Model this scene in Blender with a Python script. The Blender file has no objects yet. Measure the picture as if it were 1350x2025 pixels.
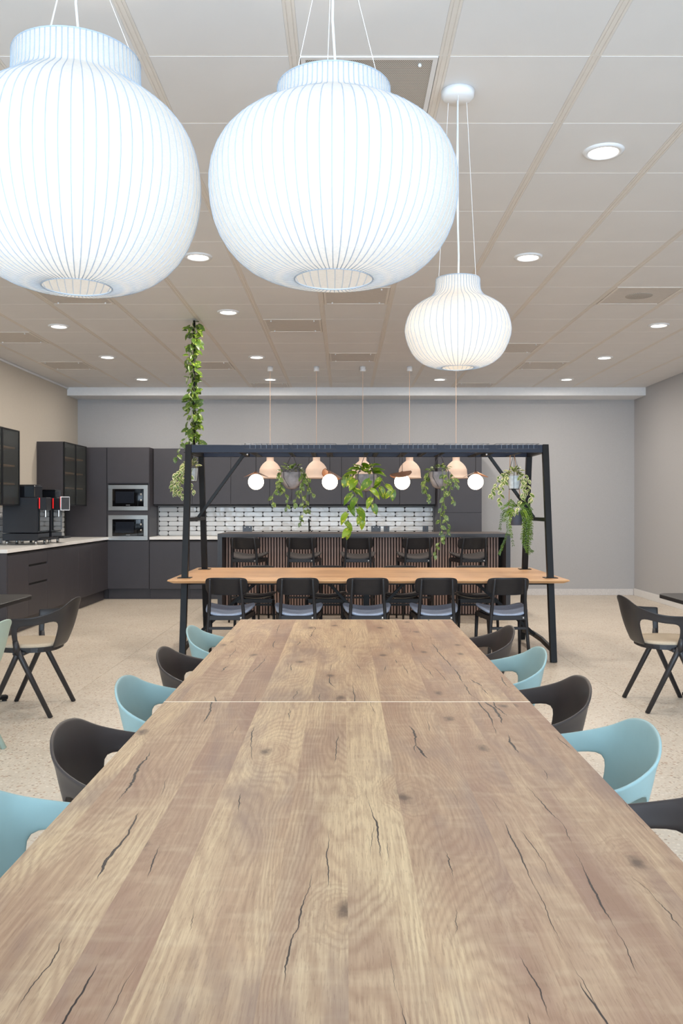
import bpy, bmesh, math, random
from mathutils import Vector, Matrix

# ------------------------------------------------------------------ camera, world, exposure
scene = bpy.context.scene
COL = scene.collection
F, CX, CY, CH = 1688.0, 681.0, 1004.0, 1.374      # focal length in px, vanishing point, eye height (1350x2025 frame)
cam_d = bpy.data.cameras.new('camera')
cam_d.sensor_width = 36.0
cam_d.lens = F / 2025.0 * 36.0
cam_d.shift_x = -(CX - 675.0) / 2025.0
cam_d.shift_y = -(1012.5 - CY) / 2025.0
cam_d.clip_start = 0.05
cam = bpy.data.objects.new('camera', cam_d)
cam.location = (0, 0, CH)
cam.rotation_euler = (math.radians(90), 0, 0)
COL.objects.link(cam)
scene.camera = cam

world = bpy.data.worlds.new('world')
scene.world = world
world.use_nodes = True
bg = world.node_tree.nodes['Background']
bg.inputs[0].default_value = (0.66, 0.83, 1.0, 1)
bg.inputs[1].default_value = 10.0
scene.view_settings.view_transform = 'Standard'
scene.view_settings.look = 'None'
scene.view_settings.gamma = 1.0
scene.view_settings.use_curve_mapping = False
scene.view_settings.exposure = 0.06
scene.cycles.use_denoising = True
scene.cycles.max_bounces = 8
scene.cycles.diffuse_bounces = 5
scene.cycles.transparent_max_bounces = 12
scene.cycles.sample_clamp_indirect = 6.0

WARM = (1.0, 0.80, 0.60)
DOWNLIGHT_W = 17.0
PENDANT_W = 4.8

XL, XR, YB, YR, ZC = -4.19, 4.55, 13.41, -2.6, 3.193   # room: left, right, back, rear, ceiling
random.seed(7)
PI = math.pi

# ------------------------------------------------------------------ helpers
def lin(r, g, b):
    def f(c):
        c /= 255.0
        return c / 12.92 if c <= 0.04045 else ((c + 0.055) / 1.055) ** 2.4
    return (f(r), f(g), f(b), 1.0)

def at(px, py, y):
    return Vector(((px - CX) * y / F, y, CH + (CY - py) * y / F))

class NT:
    def __init__(s, m):
        s.t = m.node_tree; s.n = s.t.nodes; s.l = s.t.links
    def add(s, typ, **kw):
        n = s.n.new(typ)
        for k, v in kw.items():
            if k.startswith('i_'):
                key = k[2:]
                key = int(key) if key.isdigit() else key.replace('_', ' ')
                if hasattr(v, 'is_linked') or isinstance(v, bpy.types.NodeSocket):
                    s.l.new(v, n.inputs[key])
                else:
                    n.inputs[key].default_value = v
            else:
                setattr(n, k, v)
        return n
    def math(s, op, a, b=None, c=None, clamp=False):
        n = s.n.new('ShaderNodeMath'); n.operation = op; n.use_clamp = clamp
        for i, v in enumerate((a, b, c)):
            if v is None: continue
            if isinstance(v, bpy.types.NodeSocket): s.l.new(v, n.inputs[i])
            else: n.inputs[i].default_value = v
        return n.outputs[0]
    def mix(s, fac, a, b, mode='MIX'):
        n = s.n.new('ShaderNodeMix'); n.data_type = 'RGBA'; n.blend_type = mode
        for i, v in ((0, fac), (6, a), (7, b)):
            if isinstance(v, bpy.types.NodeSocket): s.l.new(v, n.inputs[i])
            else: n.inputs[i].default_value = v
        return n.outputs[2]
    def ramp(s, fac, stops):
        n = s.n.new('ShaderNodeValToRGB')
        s.l.new(fac, n.inputs[0])
        e = n.color_ramp.elements
        while len(e) < len(stops): e.new(0.5)
        for k, (p, c) in enumerate(stops):
            e[k].position = p
            e[k].color = c if len(c) == 4 else (*c, 1)
        return n.outputs[0]
    def noise(s, vec, scale, detail=2.0, rough=0.5, dist=0.0, out=0):
        n = s.add('ShaderNodeTexNoise', i_Scale=scale, i_Detail=detail, i_Roughness=rough, i_Distortion=dist)
        s.l.new(vec, n.inputs['Vector'])
        return n.outputs[out]
    def mapping(s, vec, scale=(1, 1, 1), loc=(0, 0, 0)):
        n = s.add('ShaderNodeMapping'); s.l.new(vec, n.inputs['Vector'])
        n.inputs['Scale'].default_value = scale; n.inputs['Location'].default_value = loc
        return n.outputs[0]

def new_mat(name):
    m = bpy.data.materials.new(name); m.use_nodes = True
    return m, NT(m), m.node_tree.nodes['Principled BSDF']

def mat(name, rgb, rough=0.5, metal=0.0, spec=0.5, var=0.06, scale=20.0, bump=0.0, coat=0.0, stretch=(1, 1, 1), emit=None, emit_s=0.0):
    """plain procedural material: a colour with a little noise, and fine relief"""
    m, t, p = new_mat(name)
    c = lin(*rgb)
    tc = t.add('ShaderNodeTexCoord').outputs['Object']
    v = t.mapping(tc, stretch)
    n = t.noise(v, scale, 3.0)
    lo = tuple(x * (1 - var) for x in c[:3]) + (1,)
    hi = tuple(min(1, x * (1 + var)) for x in c[:3]) + (1,)
    t.l.new(t.ramp(n, [(0.3, lo), (0.7, hi)]), p.inputs['Base Color'])
    p.inputs['Roughness'].default_value = rough
    p.inputs['Metallic'].default_value = metal
    p.inputs['Specular IOR Level'].default_value = spec
    p.inputs['Coat Weight'].default_value = coat
    if bump:
        b = t.add('ShaderNodeBump', i_Strength=bump, i_Distance=0.002)
        t.l.new(n, b.inputs['Height']); t.l.new(b.outputs[0], p.inputs['Normal'])
    if emit:
        p.inputs['Emission Color'].default_value = (*emit, 1)
        p.inputs['Emission Strength'].default_value = emit_s
    return m

class MB:
    """collects shapes into one mesh"""
    def __init__(s):
        s.v = []; s.f = []
    def add(s, verts, faces, M=None):
        o = len(s.v)
        s.v += [tuple(M @ Vector(p)) if M is not None else tuple(p) for p in verts]
        s.f += [tuple(i + o for i in f) for f in faces]
        return s
    def box(s, x0, x1, y0, y1, z0, z1, bev=0.0, M=None):
        if bev <= 0:
            v = [(x, y, z) for z in (z0, z1) for y in (y0, y1) for x in (x0, x1)]
            f = [(0, 2, 3, 1), (4, 5, 7, 6), (0, 1, 5, 4), (2, 6, 7, 3), (0, 4, 6, 2), (1, 3, 7, 5)]
            return s.add(v, f, M)
        b = bev
        v = []; idx = {}
        for a, xa in enumerate((x0, x1)):
            for c, yc in enumerate((y0, y1)):
                for e, ze in enumerate((z0, z1)):
                    sx, sy, sz = (1 - 2 * a) * b, (1 - 2 * c) * b, (1 - 2 * e) * b
                    for ax, q in enumerate(((xa, yc + sy, ze + sz), (xa + sx, yc, ze + sz), (xa + sx, yc + sy, ze))):
                        idx[(a, c, e, ax)] = len(v); v.append(q)
        f = []
        for k in range(2):
            f.append([idx[(k, c, e, 0)] for c, e in ((0, 0), (0, 1), (1, 1), (1, 0))][::1 if k == 0 else -1])
            f.append([idx[(a, k, e, 1)] for a, e in ((0, 0), (1, 0), (1, 1), (0, 1))][::1 if k == 0 else -1])
            f.append([idx[(a, c, k, 2)] for a, c in ((0, 0), (0, 1), (1, 1), (1, 0))][::1 if k == 0 else -1])
        for i in range(2):
            for j in range(2):
                f.append([idx[(0, i, j, 1)], idx[(1, i, j, 1)], idx[(1, i, j, 2)], idx[(0, i, j, 2)]][::1 if (i == j) else -1])
                f.append([idx[(i, 0, j, 2)], idx[(i, 1, j, 2)], idx[(i, 1, j, 0)], idx[(i, 0, j, 0)]][::1 if (i == j) else -1])
                f.append([idx[(i, j, 0, 0)], idx[(i, j, 1, 0)], idx[(i, j, 1, 1)], idx[(i, j, 0, 1)]][::1 if (i == j) else -1])
        for a in range(2):
            for c in range(2):
                for e in range(2):
                    q = [idx[(a, c, e, 0)], idx[(a, c, e, 1)], idx[(a, c, e, 2)]]
                    f.append(q if (a + c + e) % 2 == 0 else q[::-1])
        return s.add(v, f, M)
    def bar(s, p0, p1, w, h, up=(0, 0, 1), bev=0.0):
        p0, p1 = Vector(p0), Vector(p1)
        d = p1 - p0; L = d.length; d.normalize()
        u = Vector(up)
        if abs(d.dot(u)) > 0.99: u = Vector((0, 1, 0))
        x = d.cross(u).normalized(); z = x.cross(d).normalized()
        M = Matrix((x, d, z)).transposed().to_4x4(); M.translation = p0
        return s.box(-w / 2, w / 2, 0, L, -h / 2, h / 2, bev, M)
    def tube(s, pts, r, n=8, cap=True):
        pts = [Vector(p) for p in pts]
        rs = r if isinstance(r, (list, tuple)) else [r] * len(pts)
        verts = []; faces = []; nx = None
        for i, p in enumerate(pts):
            d = (pts[min(i + 1, len(pts) - 1)] - pts[max(i - 1, 0)]).normalized()
            if nx is None:
                a = Vector((0, 0, 1)) if abs(d.z) < 0.9 else Vector((1, 0, 0))
                nx = d.cross(a).normalized()
            nx = (nx - d * nx.dot(d)).normalized()
            ny = d.cross(nx)
            for k in range(n):
                t = 2 * PI * k / n
                verts.append(p + (nx * math.cos(t) + ny * math.sin(t)) * rs[i])
        for i in range(len(pts) - 1):
            for k in range(n):
                a, b = i * n + k, i * n + (k + 1) % n
                faces.append((a, b, b + n, a + n))
        if cap:
            faces.append(tuple(range(n))[::-1])
            faces.append(tuple(range((len(pts) - 1) * n, len(pts) * n)))
        return s.add(verts, faces)
    def lathe(s, prof, n=32, M=None, a0=0.0, close=False):
        verts = []; faces = []; rings = []
        for r, z in prof:
            if r < 1e-6:
                rings.append([len(verts)]); verts.append((0, 0, z))
            else:
                rings.append(list(range(len(verts), len(verts) + n)))
                for k in range(n):
                    t = a0 + 2 * PI * k / n
                    verts.append((r * math.cos(t), r * math.sin(t), z))
        prs = list(zip(rings, rings[1:]))
        if close: prs.append((rings[-1], rings[0]))
        for A, B in prs:
            for k in range(n):
                a, b = A[k % len(A)], A[(k + 1) % len(A)]
                c, d = B[(k + 1) % len(B)], B[k % len(B)]
                q = []
                for i in (a, b, c, d):
                    if i not in q: q.append(i)
                if len(q) > 2: faces.append(tuple(q))
        return s.add(verts, faces, M)
    def prism(s, poly, z0, z1, inset=0.0, M=None):
        """extruded outline; with inset the upper edge is chamfered"""
        n = len(poly)
        c = Vector((sum(p[0] for p in poly) / n, sum(p[1] for p in poly) / n))
        rings = [(poly, z0)]
        if inset:
            rings.append((poly, z1 - inset))
            xs = [p[0] for p in poly]; ys = [p[1] for p in poly]
            kx = 1 - 2 * inset / (max(xs) - min(xs)); ky = 1 - 2 * inset / (max(ys) - min(ys))
            rings.append(([(c.x + (p[0] - c.x) * kx, c.y + (p[1] - c.y) * ky) for p in poly], z1))
        else:
            rings.append((poly, z1))
        v = [(p[0], p[1], z) for ring, z in rings for p in ring]
        f = [tuple(range(n))[::-1], tuple(range((len(rings) - 1) * n, len(rings) * n))]
        for i in range(len(rings) - 1):
            for k in range(n):
                a, b = i * n + k, i * n + (k + 1) % n
                f.append((a, b, b + n, a + n))
        return s.add(v, f, M)
    def mesh(s, name, m, smooth=False):
        me = bpy.data.meshes.new(name)
        me.from_pydata(s.v, [], s.f)
        bm = bmesh.new(); bm.from_mesh(me)
        bmesh.ops.recalc_face_normals(bm, faces=bm.faces[:])
        bm.to_mesh(me); bm.free()
        if m: me.materials.append(m)
        if smooth: me.shade_smooth()
        return me
    def build(s, name, m, parent=None, smooth=False, loc=None, auto=None):
        me = s.mesh(name, m, smooth or auto is not None)
        if auto is not None:
            me.set_sharp_from_angle(angle=math.radians(auto))
        return put(name, me, parent, loc)

def put(name, me, parent=None, loc=None, rot=None, scale=None):
    o = bpy.data.objects.new(name, me)
    COL.objects.link(o)
    if parent: o.parent = parent
    if loc is not None: o.location = loc
    if rot is not None: o.rotation_euler = rot
    if scale is not None: o.scale = scale
    return o

def tag(o, label=None, cat=None, group=None, kind=None):
    if label: o['label'] = label
    if cat: o['category'] = cat
    if group: o['group'] = group
    if kind: o['kind'] = kind
    return o

def thing(name, label, cat, loc=(0, 0, 0), rotz=0.0, group=None):
    o = bpy.data.objects.new(name, None)
    o.empty_display_size = 0.1
    COL.objects.link(o)
    o.location = loc; o.rotation_euler = (0, 0, rotz)
    return tag(o, label, cat, group)

def copy_tree(o, parent=None):
    c = o.copy(); COL.objects.link(c); c.parent = parent
    for ch in list(o.children): copy_tree(ch, c)
    return c

def rrect(w, h, r, seg=5):
    """rounded rectangle outline centred on the origin"""
    pts = []
    for cx, cy, a in ((w/2 - r, h/2 - r, 0), (-w/2 + r, h/2 - r, 90), (-w/2 + r, -h/2 + r, 180), (w/2 - r, -h/2 + r, 270)):
        for k in range(seg + 1):
            t = math.radians(a + 90 * k / seg)
            pts.append((cx + r * math.cos(t), cy + r * math.sin(t)))
    return pts

def lamp_light(name, typ, loc, energy, color, parent=None, size=0.1, **kw):
    d = bpy.data.lights.new(name, typ)
    d.energy = energy; d.color = color
    if typ == 'AREA':
        d.shape = 'DISK'; d.size = size
    else:
        d.shadow_soft_size = size
    for k, v in kw.items(): setattr(d, k, v)
    o = bpy.data.objects.new(name, d); COL.objects.link(o)
    o.location = loc
    if parent: o.parent = parent
    return o

# ------------------------------------------------------------------ materials
M = {}
M['wall_grey'] = mat('painted_wall_grey', (178, 177, 178), 0.85, scale=60, var=0.02, bump=0.15)
M['wall_beige'] = mat('painted_wall_beige', (192, 184, 172), 0.85, scale=60, var=0.02, bump=0.15)
M['white'] = mat('white_paint', (228, 229, 231), 0.55, var=0.02)
M['tile_ceiling'] = mat('metal_ceiling_panel', (220, 219, 219), 0.55, var=0.015, scale=3)
M['runner'] = mat('ceiling_runner_paint', (220, 214, 207), 0.5, var=0.02)
M['joint'] = mat('ceiling_joint_white', (235, 233, 230), 0.5, var=0.02)
M['plenum'] = mat('plenum_dark', (60, 56, 52), 0.9)
M['cabinet'] = mat('matt_charcoal_cabinet', (61, 58, 63), 0.45, var=0.04, scale=8)
M['carcass'] = mat('charcoal_carcass', (46, 43, 45), 0.6, var=0.04)
M['worktop'] = mat('white_worktop', (238, 236, 232), 0.3, var=0.02)
M['steel'] = mat('brushed_steel', (190, 188, 184), 0.28, 1.0, var=0.08, scale=30, stretch=(1, 40, 40))
M['black_glass'] = mat('black_glass', (12, 12, 14), 0.06, var=0.02, coat=0.5)
M['black_metal'] = mat('black_powder_coat', (17, 17, 19), 0.45, spec=0.28, var=0.06, scale=60)
M['beam_sky_tint'] = mat('black_coat_sky_tint', (20, 28, 48), 0.42, spec=0.32, var=0.06, scale=60)  # black coat with the blue sky reflection put into its base colour
M['black_plastic'] = mat('black_plastic', (24, 24, 27), 0.4, var=0.05)
M['navy_body'] = mat('dark_machine_body', (34, 36, 42), 0.35, var=0.05)
M['smoke'] = mat('smoked_plastic', (26, 28, 32), 0.12, var=0.05, coat=0.3)
M['red'] = mat('red_light_strip', (220, 20, 24), 0.4, emit=(1.0, 0.02, 0.02), emit_s=0.8)
M['grout'] = mat('dark_grout', (38, 36, 36), 0.8)
M['slat'] = mat('walnut_slat', (176, 146, 134), 0.55, var=0.22, scale=6, stretch=(12, 12, 1))
M['slat_back'] = mat('black_felt', (20, 18, 18), 0.9)
M['island'] = mat('island_black_laminate', (48, 47, 52), 0.4, var=0.05)
M['island_top'] = mat('island_top_laminate', (84, 76, 72), 0.42, var=0.10, scale=40)
M['chair_black'] = mat('black_stained_wood', (32, 31, 34), 0.45, spec=0.4, var=0.10, scale=10, stretch=(2, 2, 14))
M['pad_blue'] = mat('blue_grey_upholstery', (156, 170, 194), 0.8, var=0.10, scale=90, bump=0.3)
M['pad_char_and_shaded'] = mat('charcoal_and_shaded_upholstery', (72, 68, 68), 0.8, var=0.12, scale=90, bump=0.3)  # stool charcoal; for far dining chairs, table shade put into the colour
M['pad_beige'] = mat('beige_upholstery', (200, 182, 158), 0.85, var=0.06, scale=150, bump=0.3)
M['shell_teal'] = mat('teal_polypropylene', (148, 178, 180), 0.42, var=0.02)
M['shell_brown'] = mat('dark_brown_polypropylene', (57, 50, 49), 0.40, var=0.03)
M['shell_black'] = mat('black_polypropylene', (43, 41, 43), 0.40, var=0.03)
M['shell_sage'] = mat('sage_polypropylene', (170, 190, 178), 0.42, var=0.02)
M['table_black'] = mat('black_table_laminate', (44, 42, 42), 0.35, var=0.06)
M['peach'] = mat('peach_rubber', (224, 198, 180), 0.6, var=0.03)
M['peach_cord'] = mat('peach_fabric_cord', (214, 180, 152), 0.8, var=0.05)
M['copper'] = mat('copper_leaf_shade', (120, 84, 64), 0.45, 0.2, var=0.1)
M['silver'] = mat('silver_stud', (205, 208, 212), 0.25, 0.9)
M['stone_pot'] = mat('grey_stone_pot', (138, 134, 136), 0.8, var=0.35, scale=14, bump=0.3)
M['zinc_pot'] = mat('zinc_white_pot', (196, 206, 212), 0.5, var=0.12, scale=30)
M['slate_pot'] = mat('slate_blue_pot', (74, 78, 92), 0.6, var=0.06)
M['soil'] = mat('potting_soil', (48, 36, 28), 0.95, var=0.4, scale=60)
M['cord_dark'] = mat('dark_hanger_cord', (70, 66, 70), 0.8)
M['leather'] = mat('tan_leather_strap', (170, 122, 78), 0.6)
M['stem'] = mat('plant_stem', (122, 138, 62), 0.6, var=0.2)
M['skirting_white'] = mat('white_skirting', (226, 224, 222), 0.45, var=0.02)
M['wire_white'] = mat('white_lamp_cord', (236, 238, 240), 0.5)
M['rib'] = mat('lamp_wire_rib', (172, 186, 202), 0.5, var=0.02)
M['socket'] = mat('anthracite_socket', (84, 90, 98), 0.4, 0.3)
M['shelf_oak'] = mat('oak_shelf', (206, 160, 120), 0.5, var=0.12, scale=10, stretch=(8, 1, 8))
M['lining'] = mat('cabinet_lining', (150, 138, 126), 0.6)
M['edge_band'] = mat('pale_edge_band', (238, 222, 200), 0.5)
M['screen'] = mat('touch_screen', (40, 36, 36), 0.5, var=0.3, scale=18)
M['white_gloss'] = mat('white_gloss_bezel', (232, 232, 236), 0.3)

def emission_mat(name, color, strength):
    m = bpy.data.materials.new(name); m.use_nodes = True
    t = NT(m); t.n.clear()
    e = t.add('ShaderNodeEmission', i_Color=(*color, 1), i_Strength=strength)
    o = t.add('ShaderNodeOutputMaterial'); t.l.new(e.outputs[0], o.inputs[0])
    return m
M['glow_white'] = emission_mat('downlight_diffuser', (1.0, 0.95, 0.88), 9.0)
M['glow_globe'] = emission_mat('opal_globe_lit', (1.0, 0.80, 0.58), 7.0)
M['glow_warm'] = emission_mat('warm_bulb', (1.0, 0.82, 0.62), 8.0)

def shade_mat():
    m = bpy.data.materials.new('cocoon_lamp_skin'); m.use_nodes = True
    t = NT(m); t.n.clear()
    tc = t.add('ShaderNodeTexCoord').outputs['Object']
    n = t.noise(t.mapping(tc, (30, 30, 90)), 3.0, 4.0)
    c = t.ramp(n, [(0.25, (0.72, 0.72, 0.71)), (0.75, (0.80, 0.80, 0.79))])
    d = t.add('ShaderNodeBsdfDiffuse'); t.l.new(c, d.inputs[0])
    tr = t.add('ShaderNodeBsdfTranslucent'); t.l.new(c, tr.inputs[0])
    mx = t.add('ShaderNodeMixShader', i_Fac=0.5)
    t.l.new(d.outputs[0], mx.inputs[1]); t.l.new(tr.outputs[0], mx.inputs[2])
    o = t.add('ShaderNodeOutputMaterial'); t.l.new(mx.outputs[0], o.inputs[0])
    return m
M['shade'] = shade_mat()

def reeded_glass():
    m = bpy.data.materials.new('smoked_reeded_glass'); m.use_nodes = True
    t = NT(m); t.n.clear()
    tc = t.add('ShaderNodeTexCoord').outputs['Object']
    sx = t.add('ShaderNodeSeparateXYZ'); t.l.new(tc, sx.inputs[0])
    w = t.math('SINE', t.math('MULTIPLY', sx.outputs['Y'], 420.0))
    b = t.add('ShaderNodeBump', i_Strength=0.35, i_Distance=0.003); t.l.new(w, b.inputs['Height'])
    tr = t.add('ShaderNodeBsdfTransparent', i_Color=(0.78, 0.78, 0.76, 1))
    g = t.add('ShaderNodeBsdfGlossy', i_Color=(0.75, 0.8, 0.82, 1), i_Roughness=0.22); t.l.new(b.outputs[0], g.inputs['Normal'])
    d = t.add('ShaderNodeBsdfDiffuse', i_Color=(0.10, 0.105, 0.10, 1))
    m1 = t.add('ShaderNodeMixShader', i_Fac=0.22); t.l.new(tr.outputs[0], m1.inputs[1]); t.l.new(d.outputs[0], m1.inputs[2])
    m2 = t.add('ShaderNodeMixShader', i_Fac=0.14); t.l.new(m1.outputs[0], m2.inputs[1]); t.l.new(g.outputs[0], m2.inputs[2])
    o = t.add('ShaderNodeOutputMaterial'); t.l.new(m2.outputs[0], o.inputs[0])
    return m
M['reeded'] = reeded_glass()

def glaze():
    m, t, p = new_mat('white_glazed_tile')
    tc = t.add('ShaderNodeTexCoord').outputs['Object']
    oi = t.add('ShaderNodeObjectInfo').outputs['Random']
    off = t.add('ShaderNodeVectorMath', operation='ADD'); t.l.new(tc, off.inputs[0])
    cb = t.add('ShaderNodeCombineXYZ'); t.l.new(t.math('MULTIPLY', oi, 37.0), cb.inputs[0]); t.l.new(cb.outputs[0], off.inputs[1])
    n = t.noise(off.outputs[0], 14.0, 2.0)
    c = t.mix(oi, lin(222, 221, 220), lin(240, 240, 240))
    t.l.new(c, p.inputs['Base Color'])
    p.inputs['Roughness'].default_value = 0.10
    b = t.add('ShaderNodeBump', i_Strength=0.5, i_Distance=0.012); t.l.new(n, b.inputs['Height']); t.l.new(b.outputs[0], p.inputs['Normal'])
    return m
M['glaze'] = glaze()

def terrazzo(name, big=1.0):
    m, t, p = new_mat(name)
    tc = t.add('ShaderNodeTexCoord').outputs['Object']
    oi = t.add('ShaderNodeObjectInfo').outputs['Random']
    cb = t.add('ShaderNodeCombineXYZ'); t.l.new(t.math('MULTIPLY', oi, 91.0), cb.inputs[0]); t.l.new(t.math('MULTIPLY', oi, 47.0), cb.inputs[1])
    ad = t.add('ShaderNodeVectorMath', operation='ADD'); t.l.new(tc, ad.inputs[0]); t.l.new(cb.outputs[0], ad.inputs[1])
    v = ad.outputs[0]
    vo = t.add('ShaderNodeTexVoronoi', i_Scale=62.0 * big, i_Randomness=1.0); t.l.new(v, vo.inputs['Vector'])
    sp = t.add('ShaderNodeSeparateColor'); t.l.new(vo.outputs['Color'], sp.inputs[0])
    chip = t.ramp(sp.outputs[0], [(0.0, lin(226, 214, 198)), (0.45, lin(214, 200, 182)), (0.62, lin(190, 172, 150)), (0.78, lin(168, 132, 106)), (0.86, lin(238, 230, 218)), (0.95, lin(140, 118, 100))])
    for e in chip.node.color_ramp.elements: pass
    chip.node.color_ramp.interpolation = 'CONSTANT'
    edge = t.math('LESS_THAN', vo.outputs['Distance'], 0.42)
    big_n = t.noise(v, 1.3, 4.0, 0.6)
    base = t.ramp(big_n, [(0.3, lin(206, 194, 178)), (0.7, lin(220, 209, 194))])
    c = t.mix(t.math('MULTIPLY', edge, 0.75), base, chip)
    v2 = t.add('ShaderNodeTexVoronoi', i_Scale=26.0 * big); t.l.new(v, v2.inputs['Vector'])
    sp2 = t.add('ShaderNodeSeparateColor'); t.l.new(v2.outputs['Color'], sp2.inputs[0])
    rare = t.math('MULTIPLY', t.math('LESS_THAN', v2.outputs['Distance'], 0.26), t.math('GREATER_THAN', sp2.outputs[1], 0.72))
    c = t.mix(t.math('MULTIPLY', rare, 0.6), c, lin(176, 138, 110))
    t.l.new(c, p.inputs['Base Color'])
    rn = t.noise(v, 5.0, 3.0)
    t.l.new(t.math('MULTIPLY_ADD', rn, 0.14, 0.30), p.inputs['Roughness'])
    p.inputs['Specular IOR Level'].default_value = 0.4
    return m
M['terrazzo'] = terrazzo('terrazzo_floor')
M['terrazzo_skirt'] = mat('pale_terrazzo_skirting', (212, 208, 206), 0.5, var=0.10, scale=90)

def rustic_oak():
    """knotty rustic oak boards running along Y"""
    m, t, p = new_mat('rustic_oak_decor')
    tc = t.add('ShaderNodeTexCoord').outputs['Object']
    oi = t.add('ShaderNodeObjectInfo').outputs['Random']
    sx = t.add('ShaderNodeSeparateXYZ'); t.l.new(tc, sx.inputs[0])
    x, y = sx.outputs[0], sx.outputs[1]
    warp = t.math('MULTIPLY', t.math('SINE', t.math('MULTIPLY', x, 19.0)), 0.020)
    u = t.math('MULTIPLY', t.math('ADD', x, t.math('ADD', warp, 3.03)), 7.6)
    idn = t.math('FLOOR', u)
    wn = t.add('ShaderNodeTexWhiteNoise', noise_dimensions='1D'); t.l.new(t.math('ADD', idn, 5.0), wn.inputs['W'])
    rnd = wn.outputs['Value']
    spc = t.add('ShaderNodeSeparateColor'); t.l.new(wn.outputs['Color'], spc.inputs[0])
    cb = t.add('ShaderNodeCombineXYZ')
    t.l.new(x, cb.inputs[0])
    t.l.new(t.math('ADD', t.math('ADD', y, t.math('MULTIPLY', oi, 23.0)), t.math('MULTIPLY', rnd, 40.0)), cb.inputs[1])
    t.l.new(t.math('MULTIPLY', rnd, 9.0), cb.inputs[2])
    v = cb.outputs[0]
    # knots: sparse cells, wobbly outline
    vk = t.add('ShaderNodeTexVoronoi', voronoi_dimensions='2D', i_Scale=1.0); t.l.new(t.mapping(v, (5.5, 2.9, 1)), vk.inputs['Vector'])
    wob = t.math('MULTIPLY', t.math('SUBTRACT', t.noise(t.mapping(v, (45, 30, 1)), 1.0, 4.0, 0.65), 0.5), 0.16)
    dk = t.math('ADD', vk.outputs['Distance'], wob)
    spk = t.add('ShaderNodeSeparateColor'); t.l.new(vk.outputs['Color'], spk.inputs[0])
    has = t.math('GREATER_THAN', spk.outputs[0], 0.66)
    halo = t.math('MULTIPLY', t.math('MULTIPLY_ADD', dk, -2.6, 1.0, clamp=True), has)
    core = t.math('MULTIPLY', t.math('MULTIPLY_ADD', dk, -11.0, 1.25, clamp=True), has)
    # figure: contour lines of a smooth field stretched along the board, bent round the knots
    n1 = t.noise(t.mapping(v, (4.2, 0.85, 1)), 1.0, 1.6, 0.5, 0.25)
    fld = t.math('MULTIPLY_ADD', halo, 0.16, n1)
    jit = t.noise(t.mapping(v, (60, 9, 1)), 1.0, 3.0, 0.6)
    ph = t.math('ADD', t.math('MULTIPLY', fld, 36.0), t.math('ADD', t.math('MULTIPLY', x, 62.0), t.math('MULTIPLY', jit, 0.9)))
    ring = t.math('MULTIPLY_ADD', t.math('SINE', t.math('MULTIPLY', ph, 6.2832)), 0.5, 0.5)
    ring = t.math('POWER', ring, 1.7)
    coarse = t.math('MULTIPLY_ADD', t.math('SINE', t.math('MULTIPLY', ph, 0.9)), 0.5, 0.5)
    n_fib = t.noise(t.mapping(v, (210, 5.0, 1)), 1.0, 3.0, 0.7)
    n_por = t.noise(t.mapping(v, (420, 26, 1)), 1.0, 2.0, 0.6)
    n_tone = t.noise(t.mapping(v, (6.5, 1.1, 1)), 1.0, 3.0, 0.6, 0.5)
    n_flame = t.noise(t.mapping(v, (9, 30, 1)), 1.0, 2.0, 0.5)
    pale = t.mix(spc.outputs[0], lin(212, 186, 148), lin(198, 168, 132))
    dark = t.mix(spc.outputs[1], lin(154, 119, 98), lin(138, 108, 94))
    tone = t.math('MULTIPLY_ADD', t.math('MULTIPLY_ADD', rnd, 0.45, n_tone), 2.3, -1.15, clamp=True)
    c = t.mix(tone, pale, dark)
    c = t.mix(t.math('MULTIPLY', coarse, 0.24), c, lin(158, 118, 92))
    c = t.mix(t.math('MULTIPLY', t.math('MULTIPLY', ring, t.math('MULTIPLY_ADD', n_tone, 1.3, 0.0, clamp=True)), 0.52), c, lin(134, 100, 78))
    c = t.mix(t.math('MULTIPLY', t.math('MULTIPLY_ADD', n_fib, 3.0, -1.15, clamp=True), 0.55), c, lin(138, 106, 84))
    c = t.mix(t.math('MULTIPLY', t.math('GREATER_THAN', n_por, 0.60), 0.30), c, lin(122, 94, 74))
    c = t.mix(t.math('MULTIPLY', t.math('MULTIPLY_ADD', n_flame, 4.0, -2.0, clamp=True), 0.13), c, lin(228, 206, 170))
    # violet-grey stains
    n_st = t.noise(t.mapping(v, (6.0, 1.7, 1), (4, 9, 2)), 1.0, 4.0, 0.6, 0.4)
    c = t.mix(t.math('MULTIPLY', t.math('MULTIPLY_ADD', n_st, 6.0, -3.1, clamp=True), 0.55), c, lin(124, 100, 92))
    c = t.mix(t.math('MULTIPLY', halo, 0.38), c, lin(138, 106, 86))
    c = t.mix(t.math('MULTIPLY', core, 0.80), c, lin(74, 56, 48))
    # dark cracks along the grain, in two sizes
    cr = None
    fu = t.math('FRACT', u)
    for (q, base, amp, th, hw) in ((1.0, 0.32, 1.0, 0.53, 0.0017), (6.0, 0.72, 0.9, 0.55, 0.0013), (11.0, 0.50, 1.5, 0.57, 0.0022)):
        cv = t.add('ShaderNodeCombineXYZ')
        t.l.new(t.math('MULTIPLY_ADD', idn, 3.7, q * 5.3), cv.inputs[0]); t.l.new(t.math('ADD', y, t.math('MULTIPLY', oi, 23.0)), cv.inputs[1])
        w1 = t.noise(t.mapping(cv.outputs[0], (1, 1.5, 1)), 1.0, 2.5, 0.45)
        w2 = t.noise(t.mapping(cv.outputs[0], (1, 16.0, 1), (9, 4, 2)), 1.0, 3.0, 0.6)
        pos = t.math('ADD', t.math('MULTIPLY_ADD', w1, amp, base - amp * .5), t.math('MULTIPLY_ADD', w2, 0.12, -0.06))
        d = t.math('DIVIDE', t.math('ABSOLUTE', t.math('SUBTRACT', fu, pos)), 7.6)
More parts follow.
